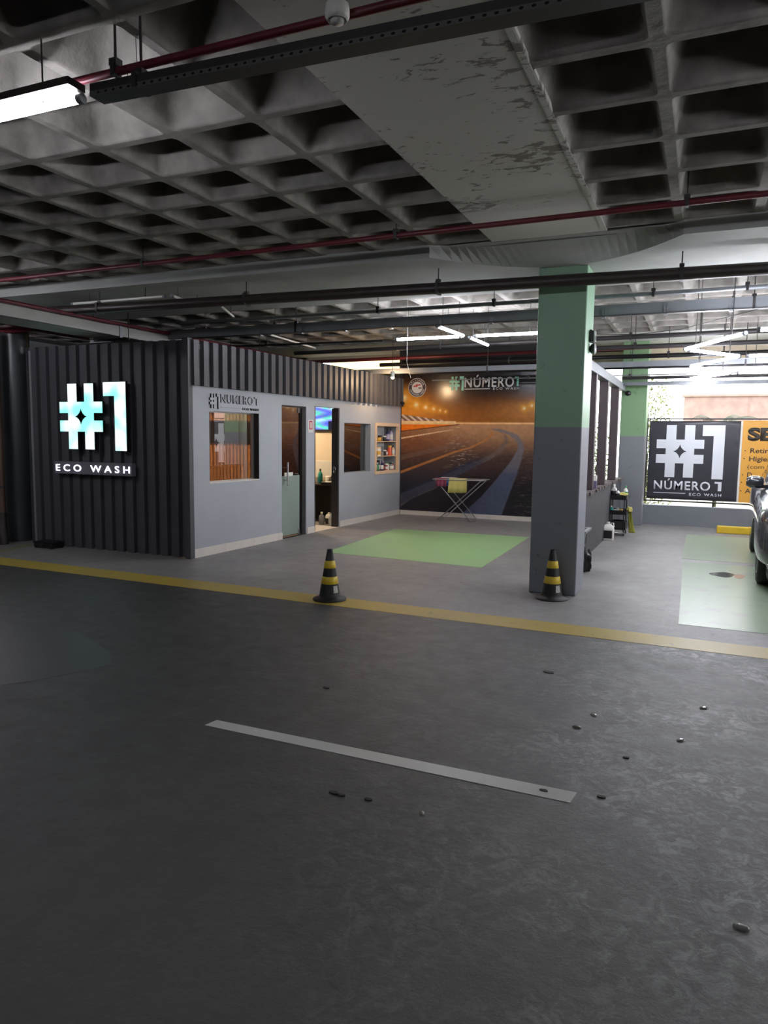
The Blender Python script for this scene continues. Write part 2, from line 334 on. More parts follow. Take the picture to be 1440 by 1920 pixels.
# ---- waffle ceiling
ceil = struct('ceiling')
def waffle(xs, ys, rnd):
    mb = MB(); N = 6
    def rsq(x0, x1, y0, y1, r, z):
        pts = []
        for cx, cy, a0 in ((x1-r, y1-r, 0), (x0+r, y1-r, PI/2), (x0+r, y0+r, PI), (x1-r, y0+r, 1.5*PI)):
            for k in range(N): a = a0+PI/2*k/(N-1); pts.append((cx+r*math.cos(a), cy+r*math.sin(a), z))
        return pts
    for i in range(len(xs)-1):
        for j in range(len(ys)-1):
            x0, x1, y0, y1 = xs[i], xs[i+1], ys[j], ys[j+1]
            outer = []
            per = rsq(x0, x1, y0, y1, 1e-4, ZC)
            jr = lambda: rnd.uniform(-.006, .006)
            hb = .029
            a = (x0+hb+jr(), x1-hb+jr(), y0+hb+jr(), y1-hb+jr())
            loops = [per]
            for ins, z, r in ((0, 0, .035), (.010, .015, .045), (.030, .07, .055), (.062, .16, .065), (.092, .235, .08), (.125, .275, .085), (.17, .288, .06)):
                l = rsq(a[0]+ins, a[1]-ins, a[2]+ins, a[3]-ins, min(r, (y1-y0)*.3), ZC+z)
                if z < .02: l = [(p[0]+rnd.uniform(-.003, .003), p[1]+rnd.uniform(-.003, .003), p[2]) for p in l]
                loops.append(l)
            n = len(per); base = [p for l in loops for p in l]; fs = []
            for q in range(len(loops)-1):
                for k in range(n): fs.append((q*n+k, (q+1)*n+k, (q+1)*n+(k+1) % n, q*n+(k+1) % n))
            o = len(mb.v); mb.v += base
            for t, f in enumerate(fs): mb.f.append(tuple(v+o for v in f)); mb.sm.append(t >= n)
            mb.f.append(tuple(o+(len(loops)-1)*n+k for k in reversed(range(n)))); mb.sm.append(False)
    return mb
rnd = random.Random(3)
def seq(a, b, s):
    o = [a]
    while (o[-1]+s < b-.1) if s > 0 else (o[-1]+s > b+.1): o.append(o[-1]+s)
    return sorted(o)
XL = seq(-2.385, -12, -.572) + [-1.795]; XR = [-.88, -.28] + seq(.29, 7, .567)
YN = seq(2.53, -2.5, -.55) + [3.06, 3.59, 4.155, 4.72, 5.285, 5.85, 6.47]; YF = seq(8.24, 13.0, .563)
for nm, xs, ys in (('waffle', XL, YN), ('waffle', XR, YN), ('waffle', XL + [-1.4], YF), ('waffle', [-1.4, -.85] + XR[1:], YF)):
    obj('waffle_slab', waffle(xs, ys, rnd), 'concrete', ceil)
mb = MB(); mb.box(-1.83, -.84, -4, 6.52, ZC-.006, ZC+.3); mb.box(-.875, -.84, -4, 6.44, ZC-.012, ZC); obj('solid_beam', mb, 'beam', ceil)
ZB = 3.19                                               # underside of the deeper beam across the columns
mb = MB(); xs_ = [-12, -2.40] + [-2.40+2.16*k/28 for k in range(1, 28)] + [-.24, 7]; vs = []
for x in xs_:
    q = min(1, abs(x+1.32)/1.08); b_ = 1-q*q; yf = 6.44+.10*min(1, b_*5); yc = 6.45+.76*b_
    vs += [(x, yf, ZC+.02), (x, yf, ZC-.004), (x, yc, ZB), (x, 8.26, ZB), (x, 8.27, ZC+.02)]
mb.add(vs, [(i*5+k, i*5+k+1, (i+1)*5+k+1, (i+1)*5+k) for i in range(len(xs_)-1) for k in range(4)])
obj('cross_beam', mb, 'band', ceil)
mb = MB(); mb.box(-12, 7, YF[-1]-.02, 14.7, ZC-.004, ZC+.3); obj('end_band', mb, 'band', ceil)
mb = MB(); mb.box(-12, 7, -4, 14.7, ZC+.3, ZC+.36); mb.box(-12, 7, 6.6, 8.2, ZC-.02, ZC+.3); mb.box(-12, 7, -4, YN[0], ZC, ZC+.3); mb.box(-12, XL[0], -4, 14.7, ZC, ZC+.3); mb.box(XR[-1], 7, -4, 14.7, ZC, ZC+.3); obj('slab_topping', mb, 'plaster', ceil)
# ---- outer walls
mb = MB(); mb.box(-12.2, -12, -4, 14.7, 0, 3.6); struct('wall_left', mb, 'plaster')
mb = MB(); mb.box(-12, 7, -4.2, -4, 0, 3.6); struct('wall_back', mb, 'dark')
mb = MB(); mb.box(7, 7.2, -4, 5, 0, 3.6); mb.box(7, 7.2, 5, 14.7, 0, .9); mb.box(7, 7.2, 14, 14.7, 0, 3.6); mb.box(7, 7.2, 5, 14.7, 3.1, 3.6); struct('wall_right', mb, 'plaster')
mb = MB(); mb.box(-12, -1.5, 14.5, 14.7, 3.2, 3.6); mb.box(-12, -8.3, 14.5, 14.7, 0, 3.6); mb.box(-8.3, -5.9, 14.5, 14.7, 0, 2.9); mb.box(-6.0, -2.0, 14.5, 14.7, 0, 3.25); mb.box(-2.0, 7, 14.5, 14.7, 2.98, 3.3); struct('wall_front', mb, mat('cream_plaster', '#cbbca4', .8, noise=.08))
mb = MB(); mb.box(-5.62, -2.0, 13.52, 13.66, 0, 3.29); struct('wall_mural', mb, 'dark')
# parapet on the far side of the bays
mb = MB(); mb.box(-.98, 7, 14.22, 14.42, 0, .36); struct('wall_parapet', mb, mat('parapet_paint', '#777a80', .6, noise=.12, nscale=2))
mb = MB()
x = -5.56
while x < -2.1: mb.box(x+.002, min(x+.6, -2.0)-.002, 13.495, 13.52, 0, .085); x += .6
struct('baseboard_front', mb, 'base')

# ---- the office: side wall with its openings, in a frame that runs along the wall
ANG = -math.atan2(.22, 6.22); OA = (-5.8, 7.28, 0)
def opened(y0, y1, z0, z1, holes, x0, x1):
    mb = MB(); ys = sorted({y0, y1, *[h[i] for h in holes for i in (0, 1)]}); zs = sorted({z0, z1, *[h[i] for h in holes for i in (2, 3)]})
    solid = lambda a, b: not any(h[0] < a < h[1] and h[2] < b < h[3] for h in holes)
    g = [[solid((ys[i]+ys[i+1])/2, (zs[j]+zs[j+1])/2) for j in range(len(zs)-1)] for i in range(len(ys)-1)]
    for i in range(len(ys)-1):
        for j in range(len(zs)-1):
            if g[i][j]: mb.box(x0, x1, ys[i], ys[i+1], zs[j], zs[j+1])
    return mb
HOLES = [(.35, 1.43, .93, 1.85), (2.0, 2.68, 0, 2.0), (2.93, 3.74, 0, 2.02), (3.91, 4.91, .91, 1.78), (5.14, 6.12, .89, 1.76)]
struct('wall_office', opened(0.02, 6.24, 0, 2.16, HOLES, -.12, 0), 'wall', OA, ANG)
def clad_mesh(L, z0, z1, pitch=.183, d=.045):
    mb = MB(); prof = []; x = 0
    while x < L:
        for dx, dd in ((0, 0), (.012, d), (.105, d), (.117, 0)): 
            if x+dx <= L: prof.append((x+dx, dd))
        x += pitch
    prof.append((L, 0))
    n = len(prof); vs = [(p, q, z0) for p, q in prof]+[(p, q, z1) for p, q in prof]+[(0, -.03, z0), (L, -.03, z0), (0, -.03, z1), (L, -.03, z1)]
    fs = [(i, i+1, n+i+1, n+i) for i in range(n-1)]
    top = tuple(n+i for i in range(n))+(2*n+3, 2*n+2); bot = tuple(reversed(range(n)))+(2*n, 2*n+1)
    mb.add(vs, fs+[top, bot]); return mb
def swap(mb, fn): mb.v = [fn(v) for v in mb.v]; return mb
struct('trim_1', swap(clad_mesh(6.24, 2.15, 2.70), lambda v: (v[1]+.012, v[0], v[2])), 'clad', OA, ANG)
mbf = swap(clad_mesh(2.76, 0.005, 2.70), lambda v: (-5.80-v[0], 7.27-v[1]+.04, v[2]))
mbf.box(-5.86, -5.78, 7.22, 7.30, .005, 2.715)
struct('wall_cladding', mbf, 'clad')
mb = MB(); mb.box(-8.56, -8.46, 7.3, 13.5, 0, 2.66); mb.box(-8.5, -5.62, 13.38, 13.5, 0, 2.66); struct('wall_inner', mb, 'plaster')
mb = MB(); mb.box(-8.5, -5.78, 7.34, 13.5, 2.60, 2.66); struct('trim_2', mb, 'plaster')       # office roof panel
mb = MB(); mb.box(-8.45, -5.9, 10.05, 10.13, 0, 2.6); struct('wall_partition', mb, 'charcoal')
mb = MB(); mb.box(-8.45, -5.88, 12.25, 12.33, 0, 2.6); struct('wall_partition_far', mb, mat('whiteboard_wall', '#d5c6b2', .5))
mb = MB()
y = 0
for a, b in ((0.03, 2.0), (2.70, 2.93), (3.75, 6.22)):
    y = a
    while y < b-.02: e = min(y+.62, b); mb.box(-.001, .014, y+.002, e-.002, 0, .11-.003*y); y = e
struct('baseboard_right', mb, 'base', OA, ANG)
mb = MB(); mb.box(-.5, -.0, 2.93, 3.74, .001, .004); struct('trim_3', mb, 'base', OA, ANG)

def window(name, y0, y1, z0, z1, gm):
    w_ = struct(name, loc=OA, rotz=ANG)
    f = MB()
    for a in ((y0, y0+.02, z0, z1), (y1-.035, y1, z0, z1), (y0, y1, z0, z0+.015), (y0, y1, z1-.012, z1)): f.box(-.125, -.085, *a)
    obj('window_frame', f, 'alu' if name == 'window_1' else 'greysteel', w_)
    g = MB(); g.box(-.110, -.104, y0+.02, y1-.03, z0+.012, z1-.01); obj('window_pane', g, gm, w_)
    g = MB(); g.box(-.12, .006, y0, y1, z0-.008, z0+.004); obj('window_sill', g, 'white' if name == 'window_1' else 'wall', w_)
    if name == 'window_1':
        g = MB(); g.box(-.12, -.004, y1-.006, y1+.002, z0, z1); obj('window_reveal', g, 'black', w_)
window('window_1', .35, 1.43, .93, 1.85, 'glass'); window('window_2', 3.91, 4.91, .91, 1.78, 'darkglass')
# door 1: hinged glass door with frosted lower half
d1 = struct('door_1', loc=OA, rotz=ANG)
f = MB(); f.box(-.1, -.02, 2.60, 2.68, 0, 2.0); f.box(-.1, -.02, 2.0, 2.68, 1.975, 2.0); f.box(-.1, -.0, 2.0, 2.68, .001, .012); obj('door_frame', f, 'dsteel', d1)
g = MB(); g.box(-.064, -.056, 2.01, 2.60, .02, 1.97); obj('door_pane', g, 'darkglass', d1)
g = MB(); g.box(-.056, -.0535, 2.02, 2.57, .03, .94); obj('frosted_film', g, 'frost', d1)
g = MB(); g.tube([(.02, 2.13, .80), (.02, 2.13, 1.15)], .012); g.tube([(-.05, 2.13, .88), (.02, 2.13, .88)], .008); g.tube([(-.05, 2.13, 1.07), (.02, 2.13, 1.07)], .008); obj('door_handle', g, 'chrome', d1)
g = MB(); g.box(-.07, -.045, 2.52, 2.60, 1.90, 1.975); g.box(-.07, -.045, 2.52, 2.60, .02, .09); obj('door_hinge', g, 'chrome', d1)
sg = thing('door_notice', 'small white notice strip stuck on the glass door by its handle', 'sign', OA, ANG)
g = MB(); g.box(-.053, -.05, 2.15, 2.38, .935, .99); obj('notice_plate', g, 'white', sg)
# door 2: open doorway, dark leaf against its jamb
d2 = struct('door_2', loc=OA, rotz=ANG)
f = MB(); f.box(-.12, .004, 2.93, 2.955, 0, 2.02); obj('door_frame', f, 'chrome', d2)
f = MB(); f.box(-.125, -.004, 3.70, 3.745, 0.005, 2.01); obj('door_leaf', f, 'dsteel', d2)
f = MB(); f.tube([(-.07, 3.698, .99+.05*math.sin(a)) if False else (-.07+.018*math.cos(a), 3.697, .98+.055*math.sin(a)) for a in [2*PI*k/16 for k in range(17)]], .004, 6); obj('door_pull', f, 'chrome', d2)

# ================================================================ FLOOR MARKINGS
def decal(name, pts, m, label, cat, z=.002, group=None):
    mb = MB(); n = len(pts); mb.add([(x, y, 0) for x, y in pts]+[(x, y, z) for x, y in pts], [tuple(range(n, 2*n))]+[(k, (k+1) % n, n+(k+1) % n, n+k) for k in range(n)])
    return obj(name, mb, m, label=label, cat=cat, group=group)
Y1 = paint_mark('yellow_line_paint', '#b39a35', .6, worn='#7a7058')
decal('painted_line', [(-12, 5.98), (7, 5.62), (7, 5.92), (-12, 6.34)], Y1, 'long yellow line painted across the grey floor under the middle cone', 'floor marking')
decal('painted_line', [(-8.52, 7.16), (-8.36, 6.26), (-8.24, 6.26), (-8.40, 7.16)], paint_mark('faded_yellow', '#8c874a', .55), 'short faded yellow line from the black clad wall corner', 'floor marking')
decal('painted_line', [(-2.37, 3.055), (-.445, 3.04), (-.432, 3.145), (-2.355, 3.14)], paint_mark('white_line_paint', '#c2c1bc', .66, worn='#77756f'), 'short white line painted on the dark foreground floor', 'floor marking')
G1 = paint_mark('green_bay_paint', '#93b97f', .66, rough=.35, worn='#9aa98a', s=3); G2 = paint_mark('green_bay_worn', '#8fa287', .54, rough=.3, worn='#8b8d85', s=3)
decal('painted_bay', [(-4.57, 8.5), (-2.37, 8.36), (-2.45, 11.34), (-4.72, 11.24)], G1, 'bright green rectangle painted before the racetrack mural', 'floor marking')
decal('painted_bay', [(-.19, 10.25), (2.9, 10.25), (2.9, 12.95), (-.19, 12.95)], G2, 'worn green rectangle before the yellow wheel stop', 'floor marking', group='worn green bay under the car')
decal('painted_bay', [(-.12, 6.53), (2.9, 6.45), (2.9, 10.0), (-.17, 10.0)], G2, 'worn green rectangle nearest the yellow line at right', 'floor marking', group='worn green bay under the car')
OIL = mat('oil_stain', '#3f443c', .15, noise=.3, nscale=20); RUST = mat('rust_stain', '#a5794e', .5, noise=.3, nscale=15)
def blob(cx, cy, rx, ry, seed, n=22):
    r = random.Random(seed); ph = [r.uniform(0, 6.28) for _ in range(3)]
    return [(cx+rx*math.cos(a)*(1+.15*math.sin(2*a+ph[0])+.1*math.sin(5*a+ph[1])), cy+ry*math.sin(a)*(1+.15*math.sin(3*a+ph[2]))) for a in [2*PI*k/n for k in range(n)]]
decal('oil_stain', blob(.27, 9.22, .12, .17, 1), OIL, 'dark oil stain on the worn green bay', 'stain', .004)
decal('rust_stain', blob(.45, 9.2, .06, .15, 2), RUST, 'orange rust stain beside the oil stain', 'stain', .0035)
PD = mat('clear_puddle', '#7a7772', .08); CH = mat('dark_chip', '#1f1e1d', .7)
for i, (x, y, s, l) in enumerate([(.19, 2.46, .022, 'large wet drop alone at the lower right of the floor'), (-.03, 3.95, .024, 'ring shaped wet drop beside dark scuffs at right'), (-.49, 4.11, .024, 'upper of two wet drops near the white line end'), (-.55, 3.89, .022, 'lower of two wet drops near the white line end'), (.08, 4.5, .026, 'pale wet drop below the yellow line at right'), (-.99, 2.69, .015, 'tiny wet drop below the middle of the white line')]):
    mb = MB(); mb.lathe([(s, .0), (s*.97, .004), (s*.7, .008), (s*.2, .009)], 18); swap(mb, lambda v: (v[0]*1.15, v[1]*.75, v[2]))
    obj('water_drop', mb, PD, loc=(x, y, 0), rotz=i, label=l, cat='water drop', group='wet drops on the drive floor')
for i, (x, y, s, l) in enumerate([(-.87, 4.76, .04, 'largest black chip, below the right cone'), (-.27, 3.61, .018, 'round black chip right of the white line'), (-1.40, 2.69, .022, 'left chip of a pair below the white line'), (-1.36, 2.685, .016, 'right chip of a pair below the white line'), (-1.24, 2.70, .018, 'single chip right of the pair below the white line'), (-.33, 3.15, .02, 'black chip just beyond the white line end'), (-2.06, 3.85, .022, 'dark chip above the middle of the white line'), (-.57, 3.10, .02, 'dark chip lying on the white line itself')]):
    decal('floor_chip', blob(x, y, s, s*.55, i+5, 9), CH, l, 'chip', .005, 'black chips on the drive floor')
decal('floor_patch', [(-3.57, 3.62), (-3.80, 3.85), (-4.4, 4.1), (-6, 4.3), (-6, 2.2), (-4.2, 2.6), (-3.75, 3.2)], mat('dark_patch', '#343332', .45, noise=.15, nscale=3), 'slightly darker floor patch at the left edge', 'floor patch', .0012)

# ================================================================ COLUMNS, POSTS
CB = twotone('column_paint', 1.665, '#82858f', '#8cb093'); CB2 = twotone('far_column_paint', 1.615, '#7d8085', '#7c9d75')
mb = MB(); mb.box(-1.554, -1.09, 7.23, 7.72, 0, 3.20)
obj('column', mb, CB, bevel=.012, label='large square column painted green above grey beside the cone', cat='column')
mb = MB(); mb.box(-1.42, -.98, 13.88, 14.35, 0, 3.30)
obj('column', mb, CB2, bevel=.01, label='far green and grey column left of the black banner', cat='column')
mb = MB(); mb.lathe([(.20, 0), (.20, 3.3)], 32)
obj('round_column', mb, mat('glossy_black_paint', '#45484c', .3, noise=.3, nscale=3), loc=(-9.0, 7.45, 0), label='dark glossy round column left of the black cladding', cat='column')
mb = MB(); mb.box(-1.49, -1.35, 9.55, 13.88, 0, .83); lw = thing('low_wall', 'low dark grey wall behind the large column with posts on top', 'wall', (0, 0, 0))
obj('wall_body', mb, 'charcoal', lw); mb = MB()
r = random.Random(8); y = 9.53
while y < 13.85:
    mb.box(-1.53+r.uniform(0, .02), -1.31-r.uniform(0, .03), y, y+.155, .828, .862+r.uniform(0, .012)); y += .15
obj('ledge', mb, 'ledge', lw)
pl_ = ['steel post on the low wall nearest the large column', 'middle steel post on the low wall', 'steel post on the low wall nearest the far column']
for y, l in zip((10.15, 11.45, 12.9), pl_):
    mb = MB(); mb.box(-1.485, -1.355, y-.06, y+.06, .87, 2.42); obj('post', mb, mat('post_paint', '#4b3f42', .5, noise=.1), bevel=.006, label=l, cat='post', group='posts on the low wall')
mb = MB(); mb.box(-1.49, -1.35, 7.8, 13.87, 2.42, 2.545); obj('steel_beam', mb, 'greysteel', bevel=.005, label='grey steel beam lying across the tops of the posts', cat='beam')
mb = MB(); mb.box(-.04, .04, -.02, .0, -.03, .03); ca = thing('security_camera', 'small camera on the front face of the far column top', 'camera', (-1.30, 13.87, 2.38))
obj('bracket', mb, 'dsteel', ca); mb = MB(); mb.lathe([(.0, -.05), (.045, -.03), (.05, 0), (.045, .03), (0, .05)], 16, c=(0, -.06, 0)); obj('camera_dome', mb, 'black', ca)
# lamps fixed on the big column's right face
fl = thing('floodlight', 'black rectangular floodlight high on the right side of the large column', 'floodlight', (-1.09, 7.5, 2.555))
mb = MB(); mb.box(0, .045, -.06, .06, -.055, .055); obj('lamp_body', mb, 'black', fl, bevel=.006); mb = MB(); mb.box(.045, .056, -.055, .055, -.05, .05); obj('lamp_glass', mb, 'lens', fl)
mb = MB(); mb.tube([(.01, 0, .05), (.01, 0, .07)], .01); obj('knob', mb, 'black', fl)
sp = thing('spotlight', 'black round spotlight below the floodlight on the large column', 'spotlight', (-1.09, 7.52, 2.44))
mb = MB(); mb.lathe([(.02, 0), (.045, .015), (.055, .05)], 18, mtx=Matrix.Rotation(PI/2, 4, 'Y')); obj('lamp_body', mb, 'black', sp); mb = MB(); mb.lathe([(.05, .05), (.045, .06), (.02, .065)], 18, mtx=Matrix.Rotation(PI/2, 4, 'Y')); obj('lamp_glass', mb, 'lens', sp)

# ================================================================ PIPES AND TRAYS (hung from the ceiling)
def run(label, cat, name, p0, p1, r, m, hx=(), box=None, hr=.006, clip=False):
    p0 = Vector(p0); p1 = Vector(p1)
    if p1.x == 4: p1 = p0+(p1-p0)*((6.99-p0.x)/(p1.x-p0.x))      # on to the side wall
    if p0.x == -9.5: p0 = p1+(p0-p1)*((p1.x+11.99)/(p1.x-p0.x))
    t = thing(name, label, cat, p0); d = p1-p0
    mb = MB()
    if box: 
        wy, hz = box; mb.box(0, d.length, -wy/2, wy/2, -hz/2, hz/2, Vector((1, 0, 0)).rotation_difference(d).to_matrix().to_4x4())
    else:
        mb.tube([(0, 0, 0), d], r, 14)
    obj('pipe_body' if not box else 'tray_body', mb, m, t)
    for x in hx:
        q = d*((x-p0.x)/d.x); mb = MB(); top = ZC-p0.z+.286
        mb.tube([(q.x, q.y, 0), (q.x, q.y, top)], hr, 6)
        h_ = (box[1]/2 if box else r)
        mb.box(q.x-.012, q.x+.012, q.y-(box[0]/2 if box else r)-.006, q.y+(box[0]/2 if box else r)+.006, -h_-.006, h_+.006)
        mb.box(q.x-.02, q.x+.02, q.y-.02, q.y+.02, h_, h_+.03)
        obj('hanger', mb, 'dsteel', t)
    return t
run('dark red pipe beside the perforated tray across the top of the picture', 'pipe', 'water_pipe', (-11.99, 2.57, 3.112), (4, 2.57, 3.105), .017, 'red', (-2.42, -.9, 1.6))
tr = run('dark perforated steel tray running above the lit tube at upper left', 'tray', 'perforated_tray', (-2.53, 2.57, 3.035), (4, 2.57, 2.87), 0, 'dsteel', (-2.28, .6), (.085, .052))
mb = MB(); x = -2.48
while x < -.5: mb.add([(x+2.53+.0085*math.cos(a), -.0437, -.0165-.0253*(x+2.53)+.0055*math.sin(a)) for a in [k*PI/4 for k in range(8)]], [tuple(range(8))]); x += .042
o = obj('perforations', mb, mat('hole_black', '#050505', .9), tr); o['kind'] = 'stuff'
mb = MB(); mb.box(0, 9.4, -.0436, -.0430, -.026, -.007, Matrix.Rotation(.0253, 4, 'Y')); obj('tray_lip', mb, mat('lip_grey', '#5d5a58', .5, .2), tr)
run('thin dark red pipe running just under the waffle ceiling', 'pipe', 'water_pipe', (-9.5, 5.85, 3.21), (4, 5.62, 3.21), .022, 'red', (-5.15, -2.43, -.2), hr=.005)
run('thick dark brown pipe passing in front of the large column', 'pipe', 'drain_pipe', (-9.5, 6.43, 3.0), (4, 7.28, 3.0), .055, 'brown', (-6.56, -4.6, -2.46, -.26))
g = run('deep grey steel tray with bent clips behind the large column', 'tray', 'steel_tray', (-8.4, 8.3, 2.93), (4, 8.3, 2.93), 0, 'greysteel', (-4.9, .38), (.07, .115))
mb = MB(); mb.box(0, 15.3, -.05, .02, -.062, -.056); obj('tray_lip', mb, 'dsteel', g)
for k in range(12):
    x = 3.0+.62*k; mb = MB(); mb.box(x-.02, x+.02, -.042, -.036, -.05, .0); mb.box(x-.02, x+.02, -.10, -.036, -.085, -.073); mb.box(x-.02, x-.012, -.05, -.036, -.05, .01); mb.box(x+.012, x+.02, -.05, -.036, -.05, .01)
    obj('clip', mb, 'steel', g)
run('thin galvanised conduit above the deep grey tray', 'pipe', 'conduit', (-6.5, 7.98, 3.02), (4, 7.95, 3.02), .022, 'steel', (-3.6, -2.2, -.55, .3), hr=.005)
run('dark pipe behind the crossed tubes', 'pipe', 'drain_pipe', (-6.5, 10.95, 2.95), (4, 10.35, 2.95), .032, 'dsteel', (-3.8, -1.0), hr=.005)
run('dark red pipe along the top of the mural', 'pipe', 'water_pipe', (-7.5, 12.95, 3.02), (4, 12.05, 3.02), .032, 'red', (-2.5, .2), hr=.005)
run('black pipe between the two red pipes at the far right', 'pipe', 'drain_pipe', (-1.9, 11.35, 2.90), (4, 11.25, 2.90), .032, 'dsteel', (-1.0, 1.0))
run('black pipe crossing just above the grey beam over the mural', 'pipe', 'drain_pipe', (-5.7, 12.75, 2.90), (4, 12.5, 2.90), .036, 'black', (-3.2, -.6))
g = run('long grey steel beam crossing in front of the mural top', 'beam', 'steel_tray', (-5.95, 12.15, 2.72), (4, 12.35, 2.76), 0, 'greysteel', (-3.45, .5), (.06, .085))
run('thin dark pipe just below the long grey beam', 'pipe', 'conduit', (-5.0, 12.45, 2.70), (4, 12.45, 2.70), .018, 'black', (), hr=.004)
run('thin grey pipe crossing the lettering on the mural', 'pipe', 'conduit', (-4.7, 12.9, 2.605), (4, 12.9, 2.64), .009, 'greysteel', (-4.2, -2.9, -1.2), hr=.004)
run('dark pipe next to the far steel beam above the parapet', 'pipe', 'conduit', (-1.35, 13.2, 2.60), (4, 13.2, 2.60), .026, 'dsteel', (-1.2,))
run('pale steel beam nearest the parapet opening', 'beam', 'steel_tray', (-1.35, 13.45, 2.52), (4, 13.45, 2.52), 0, 'greysteel', (1.5,), (.05, .06))
run('thin dark conduit hanging under the pipe above the office roof', 'pipe', 'conduit', (-8.6, 9.5, 2.92), (-4.3, 9.7, 2.92), .014, 'black', (-7.5, -6.2), hr=.004)
run('galvanised conduit above the left end of the office roof', 'pipe', 'conduit', (-8.0, 8.9, 3.08), (-5.2, 8.9, 3.08), .016, 'steel', (-6.8, -5.6), hr=.004)
# big duct along the left, over the office corner
dk = thing('cable_duct', 'wide grey duct hanging over the left end of the black cladding', 'duct', (-7.2, 4.2, 2.79))
mb = MB(); mb.box(-.25, .25, 0, 9.5, 0, .004); mb.box(-.25, -.244, 0, 9.5, 0, .13); mb.box(.244, .25, 0, 9.5, 0, .13); mb.box(-.25, .25, 0, 9.5, .126, .13); obj('duct_body', mb, mat('duct_grey', '#a3a19b', .45, .1, noise=.12, nscale=4), dk)
for y in (3.15, 6.2):
    mb = MB(); mb.box(-.262, .262, y-.02, y+.02, -.014, .144); obj('joint_band', mb, 'steel', dk)
    mb = MB(); mb.tube([(-.3, y+.1, -.02), (.3, y+.1, -.02)], .012, 8); mb.tube([(-.29, y+.1, -.02), (-.29, y+.1, .512)], .006, 6); mb.tube([(.29, y+.1, -.02), (.29, y+.1, .512)], .006, 6); obj('hanger', mb, 'dsteel', dk)
pp = thing('water_pipe', 'thin dark red pipe lying along the top of the wide duct', 'pipe', (-6.93, 4.2, 2.945)); mb = MB(); mb.tube([(0, 0, 0), (0, 9.4, 0)], .022, 10); obj('pipe_body', mb, 'red', pp)
# drain pipe at the left edge
dp = thing('drain_pipe', 'brown vertical drain pipe with an elbow at the left edge', 'pipe', (-8.86, 7.05, 0))
mb = MB(); mb.tube([(-.03, 0, .38), (-.03, 0, 2.88)], .062, 16); obj('pipe_body', mb, mat('rust_brown_pipe', '#6b5044', .45, noise=.35, nscale=5), dp)
mb = MB(); mb.tube([(-.03, 0, .40), (-.03, 0, .28), (.0, -.02, .18), (.03, -.03, .08), (.03, -.03, 0)], [.07, .072, .07, .066, .066], 16); obj('pipe_elbow', mb, 'brown', dp)
for a_, b_, r_ in ((.40, .44, .074), (.78, .81, .070)): mb = MB(); mb.tube([(-.03, 0, a_), (-.03, 0, b_)], r_, 16); obj('pipe_collar', mb, 'brown', dp)
rp = thing('water_pipe', 'thick red pipe with an elbow above the dark round column', 'pipe', (-8.75, 7.3, 2.97))
mb = MB(); mb.tube([(-3.0, 0, .0), (-.1, 0, 0), (.0, .02, .01), (.06, .08, .03), (.09, .2, .05), (.1, 1.2, .05)], .068, 16); obj('pipe_body', mb, 'red', rp)
mb = MB(); mb.tube([(-.5, 0, 0), (-.5, 0, .33)], .006, 6); obj('hanger', mb, 'dsteel', rp)
# unlit battens above the office
def batten(label, a, b, lit=False, group=None, cat='tube light', r=.018, base=True):
    a = Vector(a); b = Vector(b); t = thing('tube_light', label, cat, a, group=group); d = b-a; u = d.normalized(); s = Vector((-u.y, u.x, 0))
    if lit:
        mb = MB(); mb.tube([u*.03, d-u*.03], r, 14); obj('glowing_tube', mb, 'tube', t)
        mb = MB(); mb.tube([Vector((0, 0, 0)), u*.03], r+.004, 12); obj('end_cap', mb, 'greysteel', t); mb = MB(); mb.tube([d-u*.03, d], r+.004, 12); obj('end_cap', mb, 'greysteel', t)
    else:
        mb = MB(); mb.tube([u*.03, d-u*.03], .015, 10); obj('dark_tube', mb, 'milky', t)
        mb = MB(); mb.tube([Vector((0, 0, 0)), u*.03], .02, 10); obj('end_cap', mb, 'greysteel', t); mb = MB(); mb.tube([d-u*.03, d], .02, 10); obj('end_cap', mb, 'greysteel', t)
    for q in (.2, .8): p = d*q; mb = MB(); mb.tube([p+Vector((0, 0, r*.9)), p+Vector((0, 0, ZC-a.z+.286))], .004, 6); obj('hanger', mb, 'dsteel', t)
    return t
batten('unlit tube light hanging left under the pale ceiling band', (-7.0, 6.62, 3.08), (-5.6, 6.62, 3.08))
batten('short unlit tube at right angles to the one under the ceiling band', (-5.5, 6.6, 3.08), (-5.6, 7.3, 3.08))
batten('unlit tube behind the thick brown pipe above the office', (-5.36, 7.3, 3.08), (-5.7, 8.05, 3.08))
batten('unlit tube running back above the middle of the office roof', (-5.84, 9.12, 3.0), (-6.0, 10.8, 3.0))
# burning tubes
lamp0 = batten('lit tube at the top left corner under the perforated tray', (-3.77, 2.53, 3.008), (-2.57, 2.53, 3.008), True, r=.017)
lamp0.children[0].data.materials[0] = emis('cool_tube_glow', '#eef0ff', 240)
mb = MB(); mb.box(0, 1.2, -.085, .012, .026, .058); obj('housing', mb, MT['brown'], lamp0)
batten('lit tube under the perforated tray beyond the upper right corner', (.95, 2.53, 2.985), (2.9, 2.53, 2.985), True, r=.020)
batten('lit tube seen under the wide duct beside the left edge', (-10.6, 7.32, 3.1), (-9.02, 7.32, 3.1), True, r=.016)
batten('unseen tube added as hall fill over the drive lane behind the camera', (-2.6, -3.0, 2.9), (-.8, -3.0, 2.9), True, r=.028)  # added fill lamp, out of view, brightens the column front and the beam
batten('unseen tube added beyond the left frame to light the black cladding', (-8.6, 4.2, 2.95), (-7.2, 4.2, 2.95), True, r=.030)  # lamp put in out of view at left to brighten the dark cladding
batten('left arm of the crossed lit tubes before the mural', (-4.02, 9.5, 2.9), (-3.06, 9.5, 2.9), True)
batten('right arm of the crossed lit tubes, ending at the large column', (-2.88, 9.5, 2.9), (-1.95, 9.5, 2.9), True)
